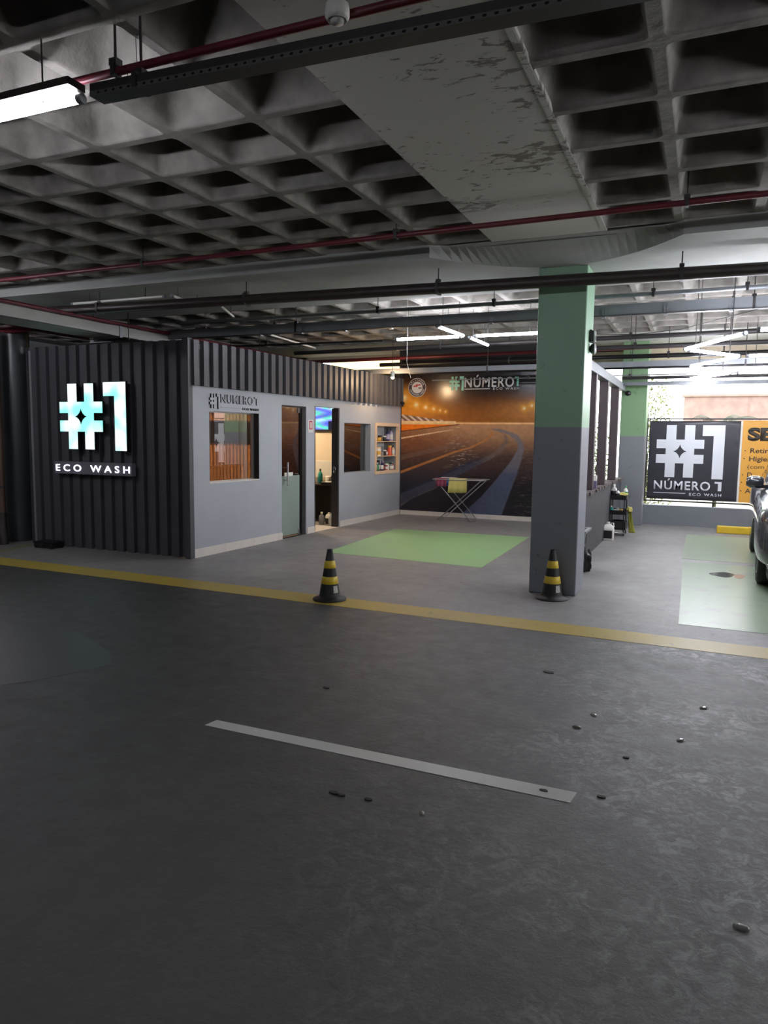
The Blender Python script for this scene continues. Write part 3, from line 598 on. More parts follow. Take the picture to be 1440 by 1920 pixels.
batten('near slanting arm of the crossed lit tubes', (-3.06, 8.52, 2.9), (-3.01, 9.45, 2.9), True)
batten('far short slanting arm of the crossed lit tubes', (-2.98, 9.6, 2.9), (-2.97, 10.5, 2.9), True)
Z = [(-.25, 8.80), (.30, 7.64)], [(-.22, 8.85), (.33, 9.68)], [(.33, 9.72), (-.23, 10.8)], [(-.22, 10.85), (.30, 12.0)], [(.30, 12.05), (-.27, 12.9)], [(-.26, 12.95), (.34, 13.9)]
ZL = ['uppermost slanting tube of the lit zigzag at right', 'second tube of the lit zigzag, slanting back', 'third tube of the lit zigzag at right', 'fourth tube of the lit zigzag at right', 'fifth tube of the lit zigzag near the parapet', 'farthest tube of the lit zigzag by the opening']
for (a, b), l in zip(Z, ZL): batten(l, (*a, 2.55), (*b, 2.55), True, group='lit zigzag of tubes over the parking bay')
for y, x, l in ((7.45, .38, 'nearest crosswise tube cut by the right edge'), (9.66, .40, 'middle crosswise tube cut by the right edge'), (12.0, .38, 'farthest crosswise tube cut by the right edge')):
    batten(l, (x, y, 2.55), (x+1.2, y, 2.55), True, group='lit zigzag of tubes over the parking bay')
# detector on the perforated tray
de = thing('smoke_detector', 'round white detector hanging from the tray at the top', 'detector', (-1.305, 2.50, 3.09))
mb = MB(); mb.lathe([(.012, .02), (.035, .03), (.035, .21), (.012, .212)], 16); obj('mounting_box', mb, 'dsteel', de)
mb = MB(); mb.lathe([(.042, .02), (.045, .0), (.045, -.022), (.036, -.036), (.034, -.036), (.032, -.030), (.026, -.032), (.024, -.044), (.0, -.046)], 28); obj('detector_body', mb, 'milky', de)
# ceiling wires
def wire(label, pts, r=.004, m='black', name='cable'):
    mb = MB(); mb.tube(pts, r, 6); return obj(name, mb, m, label=label, cat='cable')
wire('thin loose wire loop dangling from the dark ceiling at upper left', [(-2.52+.03*math.cos(a), 2.78, 3.22+.035*math.sin(a)) for a in [k*.5 for k in range(14)]]+[(-2.5, 2.78, 3.585)], .002)
wire('thin white wire hanging down past the crossed tubes', [(-3.72, 9.2, 3.585), (-3.72, 9.2, 2.55), (-3.7, 9.3, 2.35)], .003, 'milky')
wire('sagging black cable behind the deep grey tray at right', [(-1.5, 9.0, 2.80), (-.8, 9.0, 2.76), (-.3, 9.0, 2.80), (.5, 8.95, 2.98), (1.4, 8.9, 3.0)], .004)

# ================================================================ SIGNS ON THE OFFICE
SX, SY = -7.84, 7.185
sg = thing('lit_sign', 'glowing mint hash and number one sign on the black cladding', 'sign', (SX, SY, 1.33))
me = map_front(hash_mesh(0, 0, .755, .865, .035)); obj('hash_symbol', me, 'black', sg)
me = map_front(hash_mesh(.008, .008, .739, .849, .003), -.0355); obj('hash_face', me, 'mintglow', sg)
me = map_front(one_mesh(.76, -.01, .385, .885, .035)); obj('number_one', me, 'black', sg)
me = map_front(one_mesh(.768, -.002, .369, .869, .003), -.0355); obj('number_face', me, 'mintglow', sg)
mb = MB(); 
for x in (.3, .6, 1.05): mb.box(x-.01, x+.01, 0, .085, .4, .42)
obj('spacer', mb, 'dsteel', sg)
sb = thing('lit_sign', 'long dark box with glowing white letters ECO WASH', 'sign', (-7.99, 7.20, 1.005))
mb = MB(); mb.box(0, 1.345, -.03, .04, 0, .165); obj('sign_box', mb, mat('sign_box_grey', '#75707a', .5), sb, bevel=.003)
me = map_front(text_mesh('ECO WASH', 1.275, .088, .035, .038, .006, .002, 1.6), -.0302); obj('sign_letters', me, 'whiteglow', sb)
MT['rlet'] = mat('raised_letter_grey', '#a2a5aa', .5)
wl = thing('wall_lettering', 'raised grey lettering NUMERO 1 above the lit office window', 'lettering', OA, ANG)
obj('hash_symbol', map_side(hash_mesh(.35, 1.885, .13, .185, .018), .001), 'black', wl); obj('number_one', map_side(one_mesh(.485, 1.88, .065, .195, .018), .001), 'black', wl)  # black bodies put the dark shaded sides of the letters into the colour
obj('hash_face', map_side(hash_mesh(.35, 1.885, .13, .185, .002), .0192), 'rlet', wl); obj('number_face', map_side(one_mesh(.485, 1.88, .065, .195, .002), .0192), 'rlet', wl)
obj('letters', map_side(text_mesh('NUMERO', .70, .115, .58, 1.96, .010, .004, 1.12), .001), 'black', wl)
obj('letter_faces', map_side(text_mesh('NUMERO', .70, .115, .58, 1.96, .002, .004, 1.12), .0112), 'rlet', wl)
obj('numeral', map_side(one_mesh(1.31, 1.96, .09, .115, .012), .001), 'black', wl); obj('numeral_face', map_side(one_mesh(1.31, 1.96, .09, .115, .002), .0132), 'rlet', wl)
obj('small_letters', map_side(text_mesh('ECO WASH', .36, .032, 1.05, 1.885, .008, .01, 1.3), .001), MT['black'], wl)
mb = MB(); mb.box(0, .01, .585, 1.0, 1.905, 1.911); obj('underline', mb, 'rlet', wl)
fs = thing('fire_notice', 'small white notice with a red extinguisher mark between the doors', 'sign', OA, ANG)
mb = MB(); mb.box(0, .006, 2.735, 2.885, 1.60, 1.80); obj('notice_plate', mb, 'white', fs)
mb = MB(); mb.box(.006, .008, 2.765, 2.855, 1.65, 1.785); obj('red_panel', mb, mat('notice_red', '#b3262b', .4), fs)
mb = MB(); mb.box(.008, .0095, 2.79, 2.83, 1.665, 1.765); obj('white_mark', mb, 'white', fs)
# black clad-wall lower left speaker box
bx = thing('black_box', 'small black box on the floor against the black cladding', 'box', (-8.06, 7.10, 0)); mb = MB(); mb.box(-.17, .17, -.1, .1, .012, .09); obj('box_body', mb, 'black', bx, bevel=.008)
mb = MB(); [mb.box(x-.015, x+.015, y-.015, y+.015, 0, .013) for x in (-.14, .14) for y in (-.08, .08)]; obj('foot', mb, 'rubber', bx)
mb = MB(); mb.box(-.1, .02, -.104, -.1, .03, .075); obj('front_grille', mb, 'dsteel', bx)

# ================================================================ MURAL
def mural():
    X0, X1, Z0, Z1 = -5.56, -2.0, .085, 3.05; nx, nz = 380, 320
    xs = np.linspace(X0, X1, nx+1); zs = np.linspace(Z0, Z1, nz+1); XX, ZZ = np.meshgrid(xs, zs)
    cx = 92+(XX-X0)/2.66*1208; cy = 640-(ZZ-1.84)*460      # the print's own design grid
    col = np.zeros(XX.shape+(3,))
    def c(h): return np.array(lin(h)[:3])
    def put(mask, rgb, a=1.0):
        m_ = (np.clip(mask, 0, 1)*a)[..., None]; col[:] = col*(1-m_)+rgb*m_
    sst = lambda a, b, x: (lambda t: t*t*(3-2*t))(np.clip((x-a)/(b-a), 0, 1))
    rs = np.random.RandomState(4)
    # smooth value noise
    def vn(fx, fy):
        g = rs.rand(int(fy)+2, int(fx)+2); u = (XX-X0)/(X1-X0)*fx; v = (ZZ-Z0)/(Z1-Z0)*fy
        i = u.astype(int); j = v.astype(int); fu = u-i; fv = v-j; fu = fu*fu*(3-2*fu); fv = fv*fv*(3-2*fv)
        return (g[j, i]*(1-fu)+g[j, i+1]*fu)*(1-fv)+(g[j+1, i]*(1-fu)+g[j+1, i+1]*fu)*fv
    # sky
    col[:] = c('#211f24')
    put(sst(330, 640, cy)*(cy < 645), c('#9a5c22'), .95); put(np.exp(-((cx-60)/420)**2-((cy-520)/150)**2)*(cy < 645), c('#f0921f'), .9)
    put(np.exp(-((cx-1260)/300)**2-((cy-540)/110)**2)*(cy < 645), c('#c48346'), .8)
    for lx, ly, s in ((115, 420, 34), (232, 482, 26), (325, 505, 20), (400, 520, 15), (460, 532, 10), (510, 543, 8), (1210, 518, 15), (1275, 495, 14), (1400, 470, 20)):
        d = np.hypot(cx-lx, cy-ly); put(np.exp(-(d/(s*2.3))**2), c('#ffb43a'), .8); put(np.exp(-(d/(s*.7))**2), c('#fff3c0'), 1)
    # stands with pale stripes
    top = 568+(cx-92)*.13; st = (cy > top) & (cy < 628) & (cx < 520)
    put(st.astype(float), c('#7d6050'), .9); put((st & (((cx*1.0-(cy-600)*1.3) % 62) < 26)).astype(float), c('#e9cdb8'), .9)
    # horizon
    put(np.exp(-((cy-648)/10)**2), c('#ffc98a'), 1)
    put(((cy > 652)).astype(float), c('#c4916a')); put(sst(650, 960, cy)*(cy > 650), c('#4a3a38'), .95); put(sst(850, 1250, cy), c('#1f1c26'), .95)
    put((np.exp(-((cx-150)/500)**2)*np.exp(-((cy-800)/140)**2)*(cy > 655)), c('#7c4426'), .75)
    rip = vn(30, 240)*.6+vn(90, 300)*.4
    put(np.clip((rip-.55)*3, 0, 1)*(cy > 660)*np.exp(-((cy-760)/160)**2), c('#c98a5c'), .28)
    put(np.clip((rip-.6)*4, 0, 1)*np.exp(-((cx-660)/110)**2)*(cy > 660)*(cy < 1050), c('#d9c8b4'), .5)
    put(np.clip((rip-.62)*4, 0, 1)*np.exp(-((cx-1240)/90)**2)*(cy > 680), c('#8e7a6e'), .3)
    # glowing barrier on the left
    wt = np.clip((640-cx)/548, 0, 1); put(((cy > 626) & (cy < 655) & (cx < 610)).astype(float)*sst(626, 632, cy), c('#ffdba0')); put(((cy > 655) & (cy < 655+64*wt) & (cx < 640)).astype(float), c('#f07a12'))
    put(((cy > 640) & (cy < 654) & (cx < 600) & (cx % 9 < 4)).astype(float), c('#c07830'), .7)
    put(np.exp(-((cy-(657+64*wt))/5)**2)*(cx < 640), c('#4c2a18'), .9)
    # lanes: (left edge, right edge) as polylines in y
    def band(L, R, colr, a, soft=6):
        L = np.array(L, float); R = np.array(R, float)
        l = np.interp(cy, L[:, 1], L[:, 0]); r_ = np.interp(cy, R[:, 1], R[:, 0]); y_ = max(L[0, 1], R[0, 1]); ok = sst(y_, y_+(110 if y_ > 900 else 6), cy)
        put(sst(l-soft, l+soft, cx)*(1-sst(r_-soft, r_+soft, cx))*ok, colr, a)
    band([(960, 700), (1040, 740), (1050, 800), (960, 900), (830, 970), (640, 1050), (440, 1150), (230, 1240), (92, 1300), (60, 1500)], [(1010, 715), (1075, 760), (1085, 810), (1030, 890), (930, 960), (820, 1010), (640, 1110), (420, 1240), (200, 1340), (92, 1420), (60, 1500)], c('#75665f'), .75, 12)
    band([(900, 905), (620, 1040), (420, 1140), (92, 1290), (60, 1500)], [(1000, 905), (740, 1060), (500, 1200), (300, 1290), (92, 1400), (60, 1500)], c('#232e4b'), .7, 30)
    band([(900, 690), (1080, 740), (1165, 810), (1165, 870), (1110, 970), (1000, 1120), (860, 1290), (670, 1470), (640, 1520)], [(1000, 690), (1160, 740), (1205, 800), (1222, 860), (1200, 960), (1150, 1120), (1100, 1260), (1030, 1470), (1010, 1520)], c('#77737c'), .8, 9)
    band([(1090, 1000), (1000, 1120), (860, 1290), (670, 1470), (640, 1520)], [(1195, 1000), (1150, 1120), (1100, 1260), (1030, 1470), (1010, 1520)], c('#3c4a68'), .7, 14)
    band([(880, 690), (925, 720), (925, 750), (850, 800), (740, 855), (600, 893), (92, 1085), (60, 1100)], [(900, 690), (945, 722), (945, 752), (870, 806), (760, 864), (620, 905), (92, 1110), (60, 1125)], c('#bd7a44'), .85, 4)
    band([(580, 700), (92, 778), (60, 782)], [(604, 702), (92, 792), (60, 798)], c('#f0c9a0'), .9, 3)
    band([(620, 820), (92, 940), (60, 980)], [(760, 822), (92, 985), (60, 1030)], c('#7d6258'), .5, 14)
    col[:] *= (.9+.2*vn(60, 60))[..., None]
    vs = [(x, 0, z) for z in zs for x in xs]; W = nx+1
    fs = [(j*W+i, j*W+i+1, (j+1)*W+i+1, (j+1)*W+i) for j in range(nz) for i in range(nx)]
    me = bpy.data.meshes.new('mural_print'); me.from_pydata(vs, [], fs)
    at = me.color_attributes.new('Col', 'FLOAT_COLOR', 'POINT'); at.data.foreach_set('color', np.concatenate([col.reshape(-1, 3), np.ones((col.shape[0]*col.shape[1], 1))], 1).astype(np.float32).ravel())
    return me
mu = thing('mural_banner', 'huge printed banner of a night racetrack on the back wall', 'mural', (0, 13.512, 0))
obj('mural_print', mural(), vcol_material('mural_vinyl', .22, .25), mu)
mb = MB(); mb.box(-5.56, -2.0, .001, .006, .085, 3.05); obj('backing_sheet', mb, 'black', mu)
MX = -4.57
obj('hash_symbol', map_front(hash_mesh(MX, 2.455, .205, .26, .002), -.002), 'mint', mu); obj('number_one', map_front(one_mesh(MX+.205, 2.45, .085, .27, .002), -.002), 'mint', mu)
obj('mural_letters', map_front(text_mesh('NÚMERO', .96, .235, -4.265, 2.505, .002, .018, 1.12), -.002), 'bluewhite', mu)
obj('number_letter', map_front(one_mesh(-3.29, 2.52, .075, .17, .002), -.002), 'mint', mu)
mb = MB(); mb.box(-4.265, -3.76, -.003, -.001, 2.468, 2.484); obj('underline', mb, 'bluewhite', mu)
obj('small_letters', map_front(text_mesh('ECO WASH', .50, .045, -3.70, 2.455, .002, .01, 1.35), -.002), 'bluewhite', mu)
# round badge print
RB = mat('badge_maroon', '#3b2a30', .4)
mb = MB(); mb.lathe([(.185, .0), (.185, .002)], 40, mtx=Matrix.Rotation(PI/2, 4, 'X')); swap(mb, lambda v: (v[0]-5.235, v[1]-.001, v[2]+2.52)); obj('badge_rim', mb, 'bluewhite', mu)
mb = MB(); mb.lathe([(.176, .0), (.176, .003)], 40, mtx=Matrix.Rotation(PI/2, 4, 'X')); swap(mb, lambda v: (v[0]-5.235, v[1]-.001, v[2]+2.52)); obj('badge_ring', mb, RB, mu)
mb = MB(); mb.lathe([(.112, .0), (.112, .004)], 40, mtx=Matrix.Rotation(PI/2, 4, 'X')); swap(mb, lambda v: (v[0]-5.235, v[1]-.001, v[2]+2.52)); obj('badge_centre', mb, 'bluewhite', mu)
mb = MB(); 
for a, b, z in ((-.075, .01, .028), (-.03, .075, .052)): mb.box(-5.235+a, -5.235+b, -.0065, -.005, 2.52+z-.012, 2.52+z+.012)
obj('badge_bars', mb, mat('badge_red', '#b8323c', .4), mu)
obj('badge_number', map_front(text_mesh('99', .07, .042, -5.21, 2.485, .001, .03), -.006), 'black', mu)
def arc_text(s, r, a0, a1, h, flip=False):
    allv = []; allf = []
    for k, ch in enumerate(s):
        me = text_mesh(ch, None, h, 0, 0, .001, .02) if ch != 'I' else text_mesh(ch, h*.22, h, 0, 0, .001, .02)
        co = np.array([v.co for v in me.vertices]); wd = co[:, 0].max(); a = a0+(a1-a0)*k/(len(s)-1); o = len(allv)
        for x, y, z in co:
            x -= wd/2; rr = (r+y) if not flip else (r-y); t = a; tx = (math.cos(t), math.sin(t)); tn = (math.sin(t), -math.cos(t)) if not flip else (-math.sin(t), math.cos(t))
            allv.append((tx[0]*rr+tn[0]*x, tx[1]*rr+tn[1]*x, z))
        allf += [tuple(i+o for i in p.vertices) for p in me.polygons]; bpy.data.meshes.remove(me)
    me = bpy.data.meshes.new('arc'); me.from_pydata(allv, [], allf)
    for v in me.vertices: v.co = (v.co.x-5.235, v.co.y+2.52, v.co.z)
    return map_front(me, -.005)
R_ = math.radians
obj('badge_letters', arc_text('APLICADOR', .126, R_(155), R_(25), .034), 'bluewhite', mu)
obj('badge_letters', arc_text('CREDENCIADO', .160, R_(200), R_(340), .034, True), 'bluewhite', mu)
mb = MB(); mb.lathe([(0, -.035), (.025, -.03), (.04, -.01), (.04, .01), (.025, .03), (0, .035)], 16); t = thing('wall_speaker', 'small black ball camera in the corner at the mural edge', 'camera', (-5.50, 13.40, 2.21))
obj('camera_ball', mb, 'black', t); mb = MB(); mb.tube([(0, .02, 0), (0, .108, 0)], .012, 8); obj('bracket', mb, 'dsteel', t)
# warm spot before the frieze
sl = thing('ceiling_spot', 'small white cylinder spot with warm light near the mural corner', 'spotlight', (-5.12, 12.0, 2.60))
mb = MB(); mb.lathe([(.034, 0), (.036, .09), (.03, .10)], 16); obj('lamp_body', mb, 'milky', sl); mb = MB(); mb.tube([(0, 0, .1), (0, 0, .702)], .005, 6); obj('hanger', mb, 'dsteel', sl)
mb = MB(); mb.lathe([(.033, -.001), (.026, -.02), (.012, -.03), (0, -.032)], 16); obj('bulb', mb, emis('warm_bulb', '#ffd9a0', 45), sl)
l_ = light('warm_spot_light', 'POINT', (-5.12, 12.0, 2.54), 32, (1, .66, .36), .03)

# ================================================================ DRYING RACK
RX, RY = -4.15, 13.02
dr = thing('drying_rack', 'folding wire clothes rack standing before the racetrack mural', 'rack', (RX, RY, 0))
mb = MB()
for s in (-1, 1):
    y = .22*s
mb.tube([(-.46, -.24, .775), (.5, -.24, .775), (.5, .24, .775), (-.46, .24, .775), (-.46, -.24, .775)], .008, 8); 
for k in range(1, 10): mb.tube([(-.46, -.24+.048*k, .778), (.5, -.24+.048*k, .778)], .003, 5)
obj('rack_frame', mb, 'alu', dr)
for a, b in ((-.43, .28), (.46, -.36)):
    mb = MB(); mb.tube([(a, -.2, .77), (b, -.2, .012), (b, .2, .012), (a, .2, .77)], .0085, 8); obj('leg', mb, 'alu', dr)
mb = MB(); mb.tube([(-.06, -.215, .40), (-.06, -.185, .40)], .012, 8); obj('pivot', mb, 'black', dr)
def cloth(name, x0, x1, y, ztop, drop, m, label, wav=.012, seed=0, dy=.04, skew=0):
    r = random.Random(seed); ph = r.uniform(0, 6); nx = 24; rows = [(y-dy, ztop-drop), (y-dy, ztop-drop*.6), (y-dy*.9, ztop-drop*.25), (y-dy*.5, ztop+.006), (y, ztop+.012), (y+dy*.5, ztop+.006), (y+dy*.9, ztop-drop*.3), (y+dy, ztop-drop*.9)]
    vs = []
    for j, (yy, zz) in enumerate(rows):
        for i in range(nx+1):
            u = i/nx; q = (ztop-zz)/drop if drop else 0; vs.append((x0+(x1-x0)*u-skew*q*(1-u), yy+(wav*math.sin(u*17+ph) if zz < ztop else 0)*q, zz-skew*.5*max(q, 0)*u*(-1 if j < 4 else 1)))
    mb = MB(); mb.add(vs, [(j*(nx+1)+i, j*(nx+1)+i+1, (j+1)*(nx+1)+i+1, (j+1)*(nx+1)+i) for j in range(len(rows)-1) for i in range(nx)], True)
    o = obj(name, mb, m, label=label, cat='cloth'); s = o.modifiers.new('thick', 'SOLIDIFY'); s.thickness = .004; return o
cloth('cloth', RX-.14, RX+.19, RY-.21, .79, .26, 'cloth', 'yellow towel hanging over the middle of the drying rack', seed=2, dy=.03, skew=.02)
cloth('cloth', RX-.40, RX-.19, RY-.21, .79, .145, 'magenta', 'crumpled magenta cloth on the left end of the drying rack', wav=.02, seed=4, dy=.03)
cloth('cloth', RX-.185, RX-.148, RY-.21, .79, .13, 'blue', 'narrow blue cloth between the magenta cloth and yellow towel', seed=5, dy=.028)
cloth('cloth', RX-.38, RX-.08, RY+.05, .79, .03, 'white', 'white cloth lying flat over the wires of the drying rack', seed=6, dy=.1)

# ================================================================ CONES
def cone(label, loc, rotz, cd):
    t = thing('traffic_cone', label, 'traffic cone', loc, rotz, 'black and yellow traffic cones')
    prof = lambda z: .098-(.098-.026)*(z-.05)/.43
    mb = MB(); mb.lathe([(.158, 0), (.160, .006), (.156, .014), (.118, .026), (.104, .036), (prof(.05), .05), (prof(.14), .14), (prof(.30), .30), (prof(.48), .482), (.020, .482), (.016, .47)], 36); obj('cone_body', mb, 'rubber', t)
    for a, b in ((.155, .225), (.305, .375)):
        mb = MB(); mb.lathe([(prof(a)+.0005, a), (prof(a)+.003, a+.002), (prof(b)+.003, b-.002), (prof(b)+.0005, b)], 36); obj('yellow_band', mb, 'ytape', t)
    mb = MB(); q = [(prof(z)+.0015, z) for z in (.075, .14)]; n = 5
    vs = [(r_*math.cos(a), r_*math.sin(a), z) for r_, z in q for a in [cd+.42+.11*k for k in range(n+1)]]; mb.add(vs, [(k, k+1, n+2+k, n+1+k) for k in range(n)])
    obj('sticker', mb, mat('paper_sticker', '#c9c3bd', .6, noise=.4, nscale=90), t)
    mb = MB(); mb.add([((prof(.435+.02*math.sin(a))+.0015)*math.cos(cd-.2+.25*math.cos(a)), (prof(.435+.02*math.sin(a))+.0015)*math.sin(cd-.2+.25*math.cos(a)), .435+.02*math.sin(a)) for a in [k*PI/6 for k in range(12)]], [tuple(range(12))]); obj('hole', mb, 'black', t)
    return t
cone('black and yellow striped cone standing on the yellow line', (-3.19, 6.02, .004), 0, -1.08)
cone('black and yellow striped cone standing against the large column', (-1.285, 7.04, 0), 0, -1.39)

# ================================================================ SHELF NICHE
nc = thing('wall_shelf', 'pale wooden niche with three shelves of bottles in the office wall', 'shelf', OA, ANG)
mb = MB(); 
for a in ((5.09, 5.15, .84, 1.81), (6.11, 6.17, .84, 1.81), (5.15, 6.11, .84, .90), (5.15, 6.11, 1.75, 1.81)): mb.box(-.02, .018, *a)
obj('shelf_frame', mb, 'cream', nc, bevel=.002)
mb = MB(); mb.box(-.30, -.292, 5.145, 6.115, .895, 1.755); obj('back_panel', mb, 'sl', nc)
mb = MB(); mb.box(-.292, -.02, 5.145, 5.155, .895, 1.755); mb.box(-.292, -.02, 6.105, 6.115, .895, 1.755); mb.box(-.292, -.02, 5.155, 6.105, .893, .90); mb.box(-.292, -.02, 5.155, 6.105, 1.752, 1.76); obj('side_panel', mb, 'cream', nc)
for z in (1.17, 1.45): mb = MB(); mb.box(-.292, -.03, 5.155, 6.105, z, z+.015); obj('shelf_board', mb, 'cream', nc)
def cabw(x, y, z=0):
    c, s = math.cos(ANG), math.sin(ANG); return (OA[0]+x*c-y*s, OA[1]+x*s+y*c, z)
BM = {}
def bottle(name, label, cat, loc, h, r, m, cap='black', kind='plain', lab=None, rotz=0, group=None):
    t = thing(name, label, cat, loc, rotz, group)
    mb = MB()
    if kind == 'plain' or kind == 'spray': mb.lathe([(r*.9, 0), (r, h*.03), (r, h*.62), (r*.8, h*.72), (r*.35, h*.80), (r*.33, h*.86)], 16)
    elif kind == 'jar': mb.lathe([(r*.93, 0), (r, h*.06), (r, h*.74), (r*.9, h*.80)], 16)
    elif kind == 'square': mb.box(-r, r, -r*.6, r*.6, 0, h*.72)
    obj('bottle_body', mb, m, t, bevel=.004 if kind == 'square' else 0)
    mb = MB()
    if kind == 'spray':
        mb.lathe([(r*.38, h*.85), (r*.38, h*.92), (r*.2, h*.93)], 10); mb.box(-r*.3, r*.3, -r*1.1, r*.5, h*.92, h); mb.box(-r*.12, r*.12, -r*1.0, -r*.75, h*.80, h*.93)
        obj('spray_head', mb, cap, t)
    elif kind == 'jar': mb.lathe([(r*1.02, h*.79), (r*1.02, h), (r*.9, h*1.0)], 16); obj('lid', mb, cap, t)
    elif kind == 'square': mb.lathe([(r*.35, h*.72), (r*.35, h), (r*.3, h)], 10); obj('cap', mb, cap, t)
    else: mb.lathe([(r*.4, h*.85), (r*.4, h), (r*.33, h)], 12); obj('cap', mb, cap, t)
    if lab:
        mb = MB(); 
        if kind == 'square': mb.box(-r-.0015, r+.0015, -r*.6-.0015, r*.6+.0015, h*.15, h*.55)
        else: mb.lathe([(r+.0005, h*.15), (r+.0015, h*.16), (r+.0015, h*.54), (r+.0005, h*.55)], 16)
        obj('bottle_label', mb, lab, t)
    return t
M_ = lambda n, c, r=.35: MT.setdefault(n, mat(n, c, r))
M_('orange_p', '#e0562a'); M_('navy', '#2b2f5a'); M_('green_p', '#3a8a5a'); M_('lilac', '#a9a2bf'); M_('redp', '#a03038'); M_('gold', '#d7a53f'); M_('amber', '#6b4a22')
items = [  # y, x, shelf z, h, r, mat, cap, kind, label-band, name, label
 (5.22, -.12, 1.465, .19, .045, 'greyp', 'milky', 'jar', None, 'bottle', 'tall grey canister at the left of the top niche shelf'),
 (5.36, -.10, 1.465, .07, .045, 'gold', 'gold', 'jar', None, 'jar', 'low yellow tub on the top niche shelf'),
 (5.50, -.15, 1.465, .11, .04, 'amber', 'black', 'jar', None, 'jar', 'dark brown jar behind the yellow tub on the top shelf'),
 (5.64, -.12, 1.465, .10, .035, 'black', 'white', 'jar', None, 'jar', 'small black jar with white lid on the top shelf'),
 (5.78, -.12, 1.465, .25, .038, 'navy', 'black', 'spray', 'lilac', 'spray_bottle', 'navy spray bottle on the top niche shelf'),
 (5.90, -.10, 1.465, .24, .035, 'lilac', 'navy', 'spray', 'white', 'spray_bottle', 'lilac spray bottle at the right of the top niche shelf'),
 (5.20, -.12, 1.185, .20, .03, 'white', 'black', 'plain', None, 'bottle', 'white bottle with black cap at left of the middle shelf'),
 (5.34, -.10, 1.185, .17, .05, 'milky', 'cream', 'jar', 'gold', 'jar', 'cream tub with yellow label on the middle niche shelf'),
 (5.50, -.10, 1.185, .10, .03, 'greyp', 'black', 'plain', None, 'bottle', 'short grey bottle left of centre on the middle shelf'),
 (5.62, -.10, 1.185, .11, .03, 'dsteel', 'milky', 'jar', None, 'jar', 'small dark jar in the middle of the middle shelf'),
 (5.74, -.12, 1.185, .13, .028, 'redp', 'black', 'plain', 'white', 'bottle', 'small dark red bottle on the middle niche shelf'),
 (5.86, -.11, 1.185, .20, .04, 'orange_p', 'gold', 'jar', None, 'jar', 'bright orange tub on the middle niche shelf'),
 (6.00, -.10, 1.185, .19, .03, 'cream', 'dsteel', 'spray', 'milky', 'spray_bottle', 'cream spray bottle at the right of the middle shelf'),
 (5.20, -.10, .90, .21, .036, 'black', 'black', 'square', 'greyp', 'bottle', 'black square bottle leftmost on the bottom niche shelf'),
 (5.29, -.09, .90, .16, .03, 'green_p', 'white', 'plain', None, 'bottle', 'green bottle with white cap on the bottom shelf'),
 (5.38, -.12, .90, .20, .034, 'black', 'dsteel', 'jar', 'white', 'jar', 'black jar with white label on the bottom shelf'),
 (5.48, -.09, .90, .19, .03, 'navy', 'black', 'plain', 'milky', 'bottle', 'navy bottle with pale label on the bottom shelf'),
 (5.58, -.11, .90, .15, .03, 'black', 'redp', 'plain', 'redp', 'bottle', 'black bottle with red cap and label on the bottom shelf'),
 (5.68, -.09, .90, .13, .03, 'redp', 'milky', 'jar', 'white', 'jar', 'red jar right of centre on the bottom niche shelf'),
 (5.79, -.12, .90, .14, .036, 'milky', 'green_p', 'jar', 'white', 'jar', 'white jar with green lid on the bottom niche shelf'),
 (5.89, -.09, .90, .14, .034, 'greyp', 'dsteel', 'jar', 'milky', 'jar', 'grey jar with dark lid on the bottom niche shelf'),
 (5.99, -.11, .90, .15, .03, 'orange_p', 'white', 'plain', 'white', 'bottle', 'orange bottle with white cap at right of the bottom shelf'),
]
for y, x, z, h, r, m, cap, k, lab, nm, lb in items: bottle(nm, lb, 'bottle' if 'jar' not in nm else 'jar', cabw(x+.02, y+.07, z), h, r, m, cap, k, lab, ANG, 'car care products in the wall niche')

# ================================================================ INSIDE THE OFFICE
sw = thing('slat_panelling', 'vertical wooden slat panelling inside the lit reception window', 'panelling', (0, 10.05, 0))
mb = MB(); x = -8.4
while x < -5.95: mb.box(x, x+.05, -.03, -.006, .02, 2.58); x += .068
obj('slats', mb, 'wood', sw); mb = MB(); mb.box(-8.42, -5.92, -.006, -.001, 0.01, 2.59); obj('backing_board', mb, mat('slat_back', '#5c3c20', .6), sw)
tvp = thing('wall_panel', 'dark flat panel hanging on the wooden slats inside the reception', 'panel', (-7.0, 10.0, 1.52)); mb = MB(); mb.box(-.75, .6, -.03, .018, -.1, .26); obj('panel_body', mb, 'black', tvp)
lp = thing('ceiling_lamp', 'glowing warm flat lamp inside the reception window', 'lamp', (-7.3, 9.6, 2.05)); mb = MB(); mb.box(-.25, .25, -.1, .1, 0, .05); obj('lamp_shade', mb, emis('warm_panel', '#ffe2ad', 3.5), lp)
mb = MB(); mb.tube([(-.2, 0, .05), (-.2, 0, .55)], .004, 6); mb.tube([(.2, 0, .05), (.2, 0, .55)], .004, 6); obj('hanger', mb, 'dsteel', lp)
ds = thing('office_desk', 'dark brown desk seen through the open office door', 'desk', (-6.45, 11.8, 0))
mb = MB(); mb.box(-.55, .42, -.35, .35, .665, .69); obj('desk_top', mb, 'desk', ds, bevel=.004)
mb = MB(); mb.box(-.55, .42, .1, .12, .01, .665); obj('modesty_panel', mb, 'desk', ds)
for x in (-.53, .38): mb = MB(); mb.box(x-.012, x+.012, -.33, .33, 0, .665); obj('desk_side', mb, 'desk', ds)
tv = thing('television', 'wall television showing bright blue pictures inside the office', 'television', (-6.72, 12.18, 1.68))
mb = MB(); mb.box(-.5, .52, 0, .05, -.03, .48); obj('tv_case', mb, 'black', tv, bevel=.004)
n = 40; me = bpy.data.meshes.new('screen'); me.from_pydata([(-.48+.98*i/n, -.003, -.01+.47*j/n) for j in range(n+1) for i in range(n+1)], [], [(j*(n+1)+i, j*(n+1)+i+1, (j+1)*(n+1)+i+1, (j+1)*(n+1)+i) for j in range(n) for i in range(n)])
